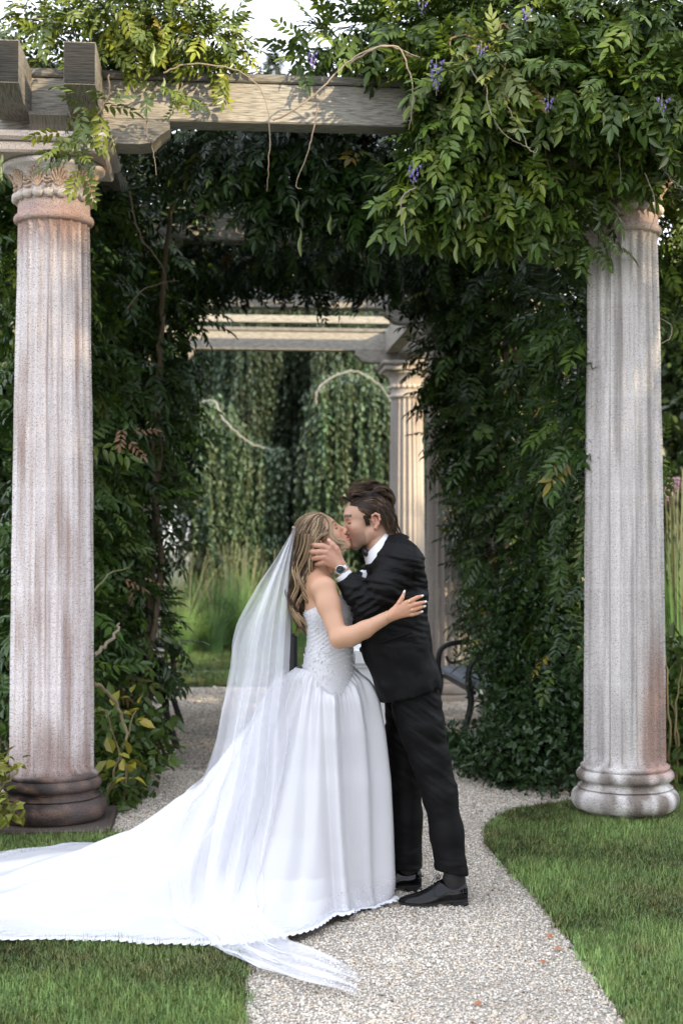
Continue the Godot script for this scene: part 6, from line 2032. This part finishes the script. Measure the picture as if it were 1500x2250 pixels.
func groom_hair(o: Node3D, hx: Transform3D) -> void:
	var b := Buf.new()
	var cn := Vector3(-0.016, 0.038, 0)
	var rr := Vector3(0.101, 0.087, 0.082)
	var on := func(q: Vector3) -> bool:
		if q.x > 0.045:
			return q.y > 0.06
		if q.x > 0.018:
			return q.y > lerpf(0.0, 0.055, (q.x - 0.018) / 0.027)
		if q.x > -0.03:
			return q.y > (-0.022 if q.x > 0.0 else 0.012)
		return q.y > lerpf(-0.03, -0.085, clampf((-q.x - 0.03) / 0.04, 0.0, 1.0))
	b.ball(cn, rr, Color(0.022, 0.014, 0.009), Basis(), 40, 28)
	var keep := PackedInt32Array()
	for i in range(0, b.t.size(), 3):
		if on.call((b.v[b.t[i]] + b.v[b.t[i + 1]] + b.v[b.t[i + 2]]) / 3.0):
			keep.append_array([b.t[i], b.t[i + 1], b.t[i + 2]])
	b.t = keep
	var tones := [Color(0.018, 0.01, 0.006), Color(0.034, 0.02, 0.011), Color(0.064, 0.037, 0.02), Color(0.125, 0.075, 0.042)]
	var made := 0
	while made < 130:
		var u := rdir()
		var q := cn + u * rr
		if not on.call(q):
			continue
		made += 1
		var top := smoothstep(0.35, 0.85, u.y)
		var wob := rf(-0.7, 0.7) * (0.4 + 0.6 * top)
		var curl := rf(-1.0, 1.0)
		var flow := func(w: Vector3, t: float) -> Vector3:
			return Vector3(-1.0, -0.1 - 0.8 * (1.0 - clampf(w.y, 0.0, 1.0)) + 0.5 * curl * sin(t * 4.0), wob + 0.7 * curl * sin(t * 5.0))
		var long := lerpf(0.05, 0.095, top) * rf(0.8, 1.2)
		var lift := lerpf(0.03, 0.24, top) * rf(0.2, 1.25) + (0.14 * rf(0.2, 1.2) if q.x > 0.03 and top > 0.3 else 0.0)
		if u.y < -0.2:
			long *= 0.6
			lift = 0.06
		var base := rng.randi() % 3
		for k in 13:
			comb(b, cn, rr, u + rdir() * 0.09, flow, long * rf(0.85, 1.1), rf(0.0011, 0.0022), lift * rf(0.85, 1.1), tones[clampi(base + rng.randi() % 2, 0, 3)] * rf(0.8, 1.2), tones[rng.randi() % 4] * rf(0.8, 1.3), 8)
	# the forelock
	for i in 60:
		var z := rf(-0.045, 0.05)
		lock(b, [Vector3(0.062, 0.088, z), Vector3(0.088, 0.108, z + 0.004), Vector3(0.096, 0.094 + rf(-0.01, 0.01), z + rf(0.0, 0.012)), Vector3(0.094, 0.076 - rf(0.0, 0.02), z + rf(0.0, 0.016))], rf(0.0014, 0.0026), tones[rng.randi() % 4], Vector3(1, 0, 0), 0.5, 9, tones[1])
	for i in 50:
		var z := rf(-0.04, 0.06)
		lock(b, [Vector3(0.05, 0.1, z), Vector3(0.03, 0.135 + rf(-0.006, 0.012), z), Vector3(-0.01, 0.143 + rf(-0.008, 0.01), z), Vector3(-0.06, 0.125, z)], rf(0.0015, 0.003), tones[rng.randi() % 4], Vector3(0, 1, 0), 0.5, 10, tones[2])
	# collar-length nape and sideburn
	for i in 120:
		var z := rf(-0.065, 0.07)
		lock(b, [Vector3(-0.09, -0.015, z), Vector3(-0.102, -0.05, z * 0.95), Vector3(-0.098, -0.078, z * 0.9), Vector3(-0.112 + rf(-0.006, 0.012), -0.098 - rf(0.0, 0.012), z * 0.9)], rf(0.0016, 0.003), tones[rng.randi() % 4], Vector3(-1, 0, 0), 0.5, 9, tones[2])
	for s in [-1, 1]:
		for i in 110:
			var x := rf(-0.1, -0.036)
			var zz := 0.081 * sqrt(maxf(0.02, 1.0 - pow((x + 0.012) / 0.106, 2.0)))
			var out := rf(0.0, 0.006)
			var bow := rf(-0.012, 0.012)
			var end := rf(-0.094, -0.052) - 0.12 * maxf(0.0, -x - 0.06)
			lock(b, [Vector3(x + rf(0.0, 0.02), rf(0.005, 0.075), s * (zz + 0.003)), Vector3(x - 0.008 + bow, -0.012, s * (zz + out)), Vector3(x - 0.016, -0.05, s * (zz * 0.93 + out)), Vector3(x - 0.022 - out, end, s * (zz * 0.86 + out))], rf(0.0013, 0.0026), tones[rng.randi() % 3] * rf(0.8, 1.2), Vector3(0, 0, s), 0.5, 9, tones[rng.randi() % 4])
		for i in 22:
			var x := rf(0.004, 0.026)
			lock(b, [Vector3(x + 0.004, 0.014, s * 0.078), Vector3(x, -0.01, s * 0.0765), Vector3(x - 0.002, -0.032, s * 0.073)], 0.0018, tones[i % 2], Vector3(0, 0, s), 0.4, 6, tones[0])
	for i in b.v.size():
		b.n[i] = (hx.basis * b.n[i]).normalized()
		b.v[i] = hx * b.v[i]
	b.fix()
	part("hair", b, M.hair, o)


func groom_clothes(o: Node3D) -> void:
	var black := Color(0.0068, 0.0067, 0.0068)
	# trousers
	var f := Field.new(Vector3(0.1343,0.0011,-6.49), Vector3(0.5681,1.01,-5.93), 0.0085)
	for s in [-1.0, 1.0]:
		f.cone(Vector3(0.3128,0.9462,-6.2) + Vector3(0, 0, s * 0.07), Vector3(0.3206,0.8376,-6.2) + Vector3(0, 0, s * 0.07), 0.105, 0.1, 0.05)
	f.chain([Vector3(0.3209,0.8456,-6.13), Vector3(0.3434,0.7402,-6.115), Vector3(0.3758,0.6251,-6.105), Vector3(0.4193,0.4629,-6.09), Vector3(0.4471,0.3017,-6.075), Vector3(0.4688,0.103,-6.06)], [0.102, 0.097, 0.083, 0.073, 0.068, 0.071], 0.03)
	f.chain([Vector3(0.2902,0.8297,-6.27), Vector3(0.2809,0.6773,-6.29), Vector3(0.2797,0.5141,-6.31), Vector3(0.2855,0.3138,-6.31), Vector3(0.2873,0.0637,-6.31)], [0.1, 0.088, 0.075, 0.068, 0.07], 0.03)
	f.cut(Vector3(0.3994,0.1472,-6.06), Vector3(-0.18, -1.0, 0.12), Vector3(0.3524,0.033,-6.15), Vector3(0.5877,0.3838,-5.95))
	f.cut(Vector3(0.2873,0.0977,-6.31), Vector3(0.0, -1.0, 0.0), Vector3(0.1632,-0.0307,-6.41), Vector3(0.4076,0.3332,-6.21))
	var wn := noise(1.0, 15, 2)
	f.bend(func(p: Vector3) -> float:
		var y := p.y
		var w := 0.0
		# drag lines behind the knee and at the seat, a faint front crease
		w += 0.0075 * wn.get_noise_3d(p.x * 5.0, y * 30.0 + p.x * 22.0, p.z * 4.0) * smoothstep(0.35, 0.6, y)
		w += 0.004 * wn.get_noise_3d(p.x * 7.0, y * 12.0, p.z * 7.0)
		w += 0.004 * wn.get_noise_3d(p.x * 6.0, y * 34.0, p.z * 6.0) * smoothstep(0.3, 0.12, y)
		return w)
	var b := Buf.new()
	f.into(b, Transform3D(), func(p: Vector3) -> Color: return black)
	part("trousers", b, M.wool, o)

	# jacket
	f = Field.new(Vector3(-0.1247,0.7714,-6.51), Vector3(0.4681,1.634,-5.85), 0.0075)
	for s in [-1.0, 1.0]:
		var dz := Vector3(0, 0, s * 0.08)
		f.chain([Vector3(0.2181,1.441,-6.2) + dz, Vector3(0.2259,1.253,-6.2) + dz, Vector3(0.2377,1.085,-6.2) + dz, Vector3(0.291,0.9265,-6.2) + dz * 1.05, Vector3(0.3047,0.808,-6.2) + dz * 1.05], [0.116, 0.128, 0.136, 0.126, 0.128], 0.06)
		f.cone(Vector3(0.2142,1.504,-6.2) + Vector3(0, 0, s * 0.05), Vector3(0.2697,1.455,-6.2) + Vector3(0, 0, s * 0.17), 0.052, 0.072, 0.05)
		f.cone(Vector3(0.2697,1.441,-6.2) + Vector3(0, 0, s * 0.1), Vector3(0.2854,1.322,-6.2) + Vector3(0, 0, s * 0.09), 0.08, 0.076, 0.05)
	# near quarter of the front, swinging forward
	f.cone(Vector3(0.1742,1.133,-6.06), Vector3(0.197,0.9413,-6.05), 0.055, 0.05, 0.05)
	# sleeves
	f.chain([Vector3(0.2563,1.448,-6.025), Vector3(0.1818,1.349,-5.985), Vector3(0.1069,1.254,-5.975)], [0.077, 0.07, 0.058], 0.035)
	f.chain([Vector3(0.1069,1.254,-5.975), Vector3(0.0614,1.329,-6), Vector3(0,1.409,-6.04)], [0.06, 0.055, 0.043], 0.02)
	f.chain([Vector3(0.273,1.428,-6.37), Vector3(0.1477,1.175,-6.42), Vector3(-0.0102,1.145,-6.37)], [0.08, 0.06, 0.045], 0.03)
	# openings: cuff, hem
	f.cut(Vector3(0.0145,1.391,-6.04), Vector3(-0.6, 0.8, 0.05), Vector3(-0.0685,1.325,-6.12), Vector3(0.0609,1.521,-5.95))
	f.cut(Vector3(0.1865,0.857,-6.15), Vector3(0.24, -1.0, 0.0), Vector3(0.0627,0.6417,-6.55), Vector3(0.4815,1.003,-5.8))
	# neck opening between the lapels
	f.ell(Vector3(0.1464,1.52,-6.185), Vector3(0.062, 0.075, 0.07), 0.01, true, Basis(Vector3(0, 0, 1), deg_to_rad(45.0)))
	# open collar line, from behind the neck down to the lapels
	f.cut(Vector3(0.185,1.538,-6.15), Vector3(-0.845, 0.535, 0.0), Vector3(0.0415,1.451,-6.49), Vector3(0.2389,1.636,-6.02))
	var elbow := Vector3(0.0954,1.273,-5.97)
	var pit := Vector3(0.2494,1.329,-6)
	f.bend(func(p: Vector3) -> float:
		var w := 0.0
		var near := smoothstep(0.02, 0.07, p.z + 6.15)
		var de := (p - elbow).length()
		# folds that ring the bent elbow
		w += 0.0065 * sin((p.y * 0.8 - p.x * 0.6) * 210.0 + 3.0 * wn.get_noise_3d(p.x * 9.0, p.y * 9.0, p.z * 9.0)) * smoothstep(0.12, 0.03, de) * near
		# drag lines over the sleeve and from the arm into the back
		w += 0.011 * wn.get_noise_3d(p.x * 6.0 + p.y * 4.0, p.y * 30.0 + p.x * 7.0, p.z * 3.0) * smoothstep(0.34, 0.1, (p - pit).length())
		w += 0.005 * wn.get_noise_3d(p.x * 16.0 + p.y * 5.0, p.y * 5.0, p.z * 5.0) * smoothstep(1.25, 1.1, p.y)
		w += 0.003 * wn.get_noise_3d(p.x * 12.0, p.y * 12.0, p.z * 12.0)
		# armhole seam and back vent
		var seam := absf(p.x - (0.298 + 0.12 * (p.y - 1.45) * (p.y - 1.45)))
		w += 0.0035 * smoothstep(0.016, 0.0, seam) * near * smoothstep(1.3, 1.34, p.y)
		w += 0.009 * smoothstep(0.022, 0.0, absf(p.x - 0.375 - (1.1 - p.y) * 0.12)) * smoothstep(1.17, 1.1, p.y) * near
		return w)
	b = Buf.new()
	f.into(b, Transform3D(), func(p: Vector3) -> Color: return black)
	var jacket := part("jacket", b, M.wool, o)
	b = Buf.new()   # slanted pocket
	b.tube(PackedVector3Array([Vector3(0.1677,1.119,-5.964), Vector3(0.2279,1.141,-5.945), Vector3(0.2928,1.16,-5.95)]), PackedFloat32Array([0.006, 0.007, 0.006]), 6, black * 0.6, 0.6, Vector3(0, 0, 1))
	part("pocket_flap", b, M.wool, jacket)
	b = Buf.new()
	b.ball(Vector3(0.0839,1.077,-6.11), Vector3(0.008, 0.012, 0.012))
	part("button", b, M.satin_black, jacket)

	# shirt collar, shirt front, jacket collar and lapel: bands swept round the neck
	var ring := func(cx: float, cy: float, ax: float, az: float, tilt: float, h0: float, h1: float, thick: float, lean: float, a0: float, a1: float) -> Buf:
		var q := Buf.new()
		var m := 40
		var bs := Basis(Vector3(0, 0, 1), deg_to_rad(tilt))
		var c0 := Vector3((cx - 750.0) * 0.00198, 1.5375 + (1190.0 - cy) * 0.00198, -6.185)
		for lay in 2:
			for j in m + 1:
				var a := lerpf(a0, a1, float(j) / m)
				var front := 0.5 - 0.5 * cos(a)
				var h := lerpf(h0, h1, front)
				var out := Vector3(cos(a), 0, sin(a))
				for e in 5:
					var g := e / 4.0
					var rim := out * Vector3(ax, 0, az) * (1.0 + lean * (1.0 - g)) + out * thick * (1.0 if lay == 0 else 0.0) * (1.0 if e > 0 and e < 4 else 0.6)
					q.vert(c0 + bs * (rim + Vector3(0, h * (g - 0.5), 0)), Vector3.UP, black)
		for lay in 2:
			var s := lay * (m + 1) * 5
			q.sheet(s, m + 1, 5)
		for j in m:
			q.quad(j * 5 + 4, (j + 1) * 5 + 4, (m + 1) * 5 + (j + 1) * 5 + 4, (m + 1) * 5 + j * 5 + 4)
			q.quad(j * 5, (j + 1) * 5, (m + 1) * 5 + (j + 1) * 5, (m + 1) * 5 + j * 5)
		q.smooth()
		return q
	# white shirt: collar with an oblique upper edge, and the yoke under the jacket
	f = Field.new(Vector3(0.0206,1.251,-6.45), Vector3(0.3142,1.616,-5.95), 0.005)
	f.chain([Vector3(0.1384,1.572,-6.18), Vector3(0.1662,1.516,-6.185), Vector3(0.1942,1.457,-6.195)], [0.068, 0.0735, 0.088], 0.02)
	for s in [-1.0, 1.0]:
		f.cone(Vector3(0.1983,1.473,-6.2) + Vector3(0, 0, s * 0.04), Vector3(0.2617,1.447,-6.2) + Vector3(0, 0, s * 0.15), 0.058, 0.06, 0.04)
		f.cone(Vector3(0.2181,1.441,-6.2) + Vector3(0, 0, s * 0.07), Vector3(0.2259,1.282,-6.2) + Vector3(0, 0, s * 0.07), 0.108, 0.112, 0.04)
	f.cut(Vector3(0.1562,1.54,-6.18), Vector3(-0.735, 0.68, 0.0))
	b = Buf.new()
	f.into(b, Transform3D(), func(p: Vector3) -> Color: return Color.WHITE)
	var shirt := part("shirt_collar", b, M.cotton, o)
	b = Buf.new()
	b.ball(Vector3(0.1546,1.342,-6.2), Vector3(0.055, 0.17, 0.1), Color.WHITE, Basis(Vector3(0, 0, 1), deg_to_rad(-6.0)), 24, 16)
	b.ball(Vector3(0.1222,1.067,-6.17), Vector3(0.03, 0.045, 0.08), Color.WHITE, Basis(Vector3(0, 0, 1), deg_to_rad(-10.0)), 16, 10)
	part("shirt_front", b, M.cotton, shirt)
	part("jacket_collar", ring.call(852.0, 1208.0, 0.083, 0.084, 45.0, 0.05, 0.085, 0.007, 0.24, -2.75, 2.75), M.wool, jacket)
	# bow tie
	b = Buf.new()
	b.ball(Vector3(0.104,1.493,-6.135), Vector3(0.014, 0.022, 0.032), Color.WHITE, Basis(Vector3(0, 0, 1), 0.5), 12, 8)
	b.ball(Vector3(0.1111,1.484,-6.2), Vector3(0.014, 0.018, 0.03), Color.WHITE, Basis(Vector3(0, 0, 1), 0.5), 12, 8)
	b.ball(Vector3(0.1026,1.489,-6.168), Vector3(0.012, 0.014, 0.012), Color.WHITE, Basis(), 10, 7)
	part("bow_tie", b, M.satin_black, o)
	# cuff, pocket square, buttonhole flower
	b = Buf.new()
	var cuff := PackedVector3Array([Vector3(0.0309,1.368,-6.036), Vector3(0.0135,1.391,-6.039), Vector3(0.0068,1.401,-6.04)])
	b.tube(cuff, PackedFloat32Array([0.037, 0.037, 0.0365]), 20)
	part("shirt_cuff", b, M.cotton, shirt)
	b = Buf.new()
	for q in [[Vector3(0.0916,1.4,-6.095), Vector3(0.016, 0.02, 0.006), 0.3], [Vector3(0.1032,1.404,-6.092), Vector3(0.012, 0.017, 0.005), -0.5], [Vector3(0.0993,1.388,-6.092), Vector3(0.02, 0.014, 0.006), -0.9]]:
		b.ball(q[0], q[1], Color.WHITE, Basis(Vector3(0, 0, 1), q[2]), 9, 6)
	part("pocket_square", b, M.cotton, jacket)
	b = Buf.new()
	for i in 9:
		var a := i * 2.4
		leaflet(b, Vector3(0.074,1.4,-6.088) + Vector3(0, 0, 0.012 - 0.0012 * i), Vector3(cos(a), sin(a), 0.35).normalized(), Vector3(-0.35 * cos(a), -0.35 * sin(a), 1.0).normalized(), 0.008 + 0.0014 * i, 0.0055 + 0.0007 * i, Color(0.022, 0.025, 0.034))
	part("boutonniere", b, M.petal, o)


func groom_watch(o: Node3D) -> void:
	var w := Node3D.new()
	w.name = "wristwatch"
	o.add_child(w, true)
	# axis of the forearm, and the way the dial looks
	var axis := (Vector3(-0.0039,1.438,-6.04) - Vector3(0.0155,1.403,-6.042)).normalized()
	var look := Vector3(-0.12, 0.0, 1.0)
	look = (look - axis * look.dot(axis)).normalized()
	w.transform = Transform3D(Basis(axis.cross(look), axis, look).scaled(Vector3.ONE * 1.08), Vector3(-0.0029,1.424,-6.041))
	var b := Buf.new()
	for i in 22:   # steel bracelet, link by link
		var a := deg_to_rad(32.0 + 296.0 * i / 21.0)
		b.box(Transform3D(Basis(Vector3.UP, a), Vector3(sin(a), 0, cos(a)) * 0.0285), Vector3(0.0072, 0.0165 if i % 2 else 0.0155, 0.0035), 0.0008)
	part("bracelet", b, M.steel, w)
	b = Buf.new()
	b.lathe(PackedVector2Array([Vector2(0, 0), Vector2(0.0185, 0), Vector2(0.0195, 0.003), Vector2(0.0195, 0.007), Vector2(0.0178, 0.0095), Vector2(0.0165, 0.0095), Vector2(0.0162, 0.008)]), 36)
	for i in b.v.size():
		b.v[i] = Vector3(b.v[i].x, b.v[i].z, b.v[i].y + 0.025)
	b.smooth()
	b.box(Transform3D(Basis(), Vector3(0.0205, 0, 0.03)), Vector3(0.004, 0.005, 0.004), 0.001)
	part("case", b, M.steel, w)
	b = Buf.new()
	b.lathe(PackedVector2Array([Vector2(0.0163, 0.033), Vector2(0.0001, 0.033)]), 36)
	for i in b.v.size():
		b.v[i] = Vector3(b.v[i].x, b.v[i].z, b.v[i].y)
		b.n[i] = Vector3(0, 0, 1)
	b.fix()
	var dial := part("dial", b, M.dial, w)
	b = Buf.new()
	for i in 12:
		var a := TAU * i / 12.0
		b.box(Transform3D(Basis(Vector3(0, 0, 1), a), Vector3(0, 0, 0.0334) + Vector3(-sin(a), cos(a), 0) * 0.0128), Vector3(0.0014, 0.004, 0.0005), 0.0)
	b.box(Transform3D(Basis(Vector3(0, 0, 1), 0.9), Vector3(-0.003, 0.0025, 0.0338)), Vector3(0.0013, 0.009, 0.0004), 0.0)
	b.box(Transform3D(Basis(Vector3(0, 0, 1), -0.8), Vector3(0.004, 0.004, 0.0342)), Vector3(0.0011, 0.013, 0.0004), 0.0)
	part("hands_and_markers", b, M.steel, dial)


# an oxford shoe built in sections from heel to toe, along -X
func shoe(o: Node3D, which: int) -> void:
	var s := Node3D.new()
	s.name = numbered("shoe", o)
	o.add_child(s, true)
	s.transform = Transform3D(Basis(Vector3.UP, 0.0 if which == 0 else -0.06), Vector3(0.5343,0.032,-6.06) * Vector3(1, 0, 1) if which == 0 else Vector3(0.3535,0.0138,-6.31) * Vector3(1, 0, 1))
	# along, sole y, top y, half width, blend of the top
	var sec := [[0.0, 0.034, 0.072, 0.012], [0.006, 0.03, 0.094, 0.028], [0.03, 0.028, 0.1, 0.034], [0.06, 0.027, 0.09, 0.035], [0.085, 0.026, 0.092, 0.036], [0.105, 0.024, 0.112, 0.037], [0.125, 0.02, 0.104, 0.04], [0.15, 0.016, 0.086, 0.044], [0.18, 0.013, 0.068, 0.046], [0.21, 0.012, 0.055, 0.044], [0.24, 0.012, 0.047, 0.038], [0.265, 0.013, 0.041, 0.029], [0.283, 0.015, 0.033, 0.018], [0.291, 0.019, 0.026, 0.006]]
	var b := Buf.new()
	var m := 22
	for q in sec:
		for j in m + 1:
			var a := PI * j / m
			var c := cos(a)
			var y: float = q[1] + (q[2] - q[1]) * pow(sin(a), 0.95 if q[0] > 0.1 else 0.6)
			var tuck := 1.0 - 0.25 * pow(sin(a), 3.0)
			b.vert(Vector3(-q[0], y, q[3] * c * tuck), Vector3.UP)
	b.sheet(0, sec.size(), m + 1)
	b.smooth()
	if b.n[8 * (m + 1) + m / 2].y < 0.0:
		for i in range(0, b.t.size(), 3):
			var q := b.t[i + 1]
			b.t[i + 1] = b.t[i + 2]
			b.t[i + 2] = q
		b.smooth()
	part("upper", b, M.patent, s)
	b = Buf.new()   # welt and sole
	for lay in 2:
		for q in sec:
			for e in [-1.0, 1.0]:
				b.vert(Vector3(-q[0] - (0.003 if q[0] > 0.2 else 0.0), q[1] + 0.002 - 0.008 * lay, e * (q[3] + 0.003)), Vector3.UP if lay == 0 else Vector3.DOWN)
	var k := sec.size()
	for i in k - 1:
		b.quad(i * 2, i * 2 + 1, i * 2 + 3, i * 2 + 2)
		b.quad(k * 2 + i * 2, k * 2 + i * 2 + 1, k * 2 + i * 2 + 3, k * 2 + i * 2 + 2)
	b.fix()
	for e in [0, 1]:
		var ft := b.t.size()
		for i in k - 1:
			var z := -1.0 if e == 0 else 1.0
			var a1 := b.vert(b.v[i * 2 + e], Vector3(0, 0, z))
			var a2 := b.vert(b.v[i * 2 + 2 + e], Vector3(0, 0, z))
			var a3 := b.vert(b.v[k * 2 + i * 2 + 2 + e], Vector3(0, 0, z))
			var a4 := b.vert(b.v[k * 2 + i * 2 + e], Vector3(0, 0, z))
			b.quad(a1, a2, a3, a4)
		b.fix(ft)
	part("sole", b, M.sole, s)
	b = Buf.new()
	b.box(Transform3D(Basis(Vector3(0, 0, 1), -0.03), Vector3(-0.036, 0.013, 0)), Vector3(0.074, 0.027, 0.07), 0.008)
	part("heel", b, M.sole, s)
	b = Buf.new()   # facing and laces
	for i in 5:
		var x := -0.118 - 0.012 * i
		var y := 0.111 - 0.0085 * i
		b.tube(curve([Vector3(x, y - 0.008, -0.016), Vector3(x - 0.002, y + 0.001, 0), Vector3(x, y - 0.008, 0.016)], 8), taper(0.0018, 0.0018, 9), 5)
	for e in [-1.0, 1.0]:
		b.tube(curve([Vector3(-0.117, 0.113, 0), Vector3(-0.121, 0.128, 0.016 * e), Vector3(-0.134, 0.116, 0.03 * e), Vector3(-0.122, 0.112, 0.008 * e)], 12), taper(0.0016, 0.0016, 13), 5)
		b.tube(curve([Vector3(-0.117, 0.113, 0), Vector3(-0.14, 0.108, 0.022 * e), Vector3(-0.15, 0.085, 0.036 * e)], 8), taper(0.0016, 0.0016, 9), 5)
	part("laces", b, M.sole, s)
	b = Buf.new()   # sock, and the collar of the shoe
	b.ball(Vector3(-0.058, 0.1, 0), Vector3(0.05, 0.075, 0.031), Color.WHITE, Basis(), 18, 12)
	part("sock", b, M.sole, s)
	b = Buf.new()   # curved seam of the vamp
	b.tube(curve([Vector3(-0.15, 0.079, 0.028), Vector3(-0.14, 0.05, 0.0455), Vector3(-0.115, 0.047, 0.044), Vector3(-0.085, 0.062, 0.0395), Vector3(-0.06, 0.06, 0.038)], 14), taper(0.0011, 0.0009, 15), 5)
	part("seam", b, M.patent, s)


func _ready() -> void:
	rng.seed = 2024
	var cam := Camera3D.new()
	cam.name = "camera"
	var lens_ := CameraAttributesPhysical.new()
	lens_.frustum_focal_length = 33.333
	lens_.frustum_focus_distance = 6.0
	lens_.exposure_aperture = 2.0
	lens_.frustum_near = 0.05
	lens_.frustum_far = 400.0
	cam.attributes = lens_
	cam.fov = 39.6
	cam.near = 0.05
	cam.far = 400.0
	add_child(cam)
	cam.position = Vector3(0, 1.54, 0)
	cam.rotation.x = atan(65.0 / 3125.0)
	cam.current = true
	var env := Environment.new()
	env.background_mode = Environment.BG_SKY
	env.sky = Sky.new()
	var sky := ProceduralSkyMaterial.new()
	sky.sky_top_color = Color(0.84, 0.87, 0.93)
	sky.sky_horizon_color = Color(0.97, 0.96, 0.95)
	sky.sky_curve = 0.12
	sky.ground_horizon_color = Color(0.5, 0.5, 0.46)
	sky.ground_bottom_color = Color(0.25, 0.26, 0.2)
	sky.sun_angle_max = 40.0
	env.sky.sky_material = sky
	env.background_energy_multiplier = 1.15
	env.tonemap_mode = Environment.TONE_MAPPER_LINEAR
	env.tonemap_exposure = 2.6
	env.ssao_enabled = true
	env.ssil_enabled = true
	env.sdfgi_enabled = true
	var we := WorldEnvironment.new()
	we.name = "world_environment"
	we.environment = env
	add_child(we)
	var sun := DirectionalLight3D.new()
	sun.name = "sun"
	sun.light_energy = 0.85
	sun.light_color = Color(1.0, 0.91, 0.76)
	sun.light_angular_distance = 0.5
	sun.shadow_enabled = true
	add_child(sun)
	sun.look_at_from_position(Vector3.ZERO, -Vector3(1.17, 0.5, 1.0), Vector3.UP)

	materials()
	gown_folds()
	ground()
	pergola()
	furniture()
	garden()
	wisteria()
	bride()
	groom()
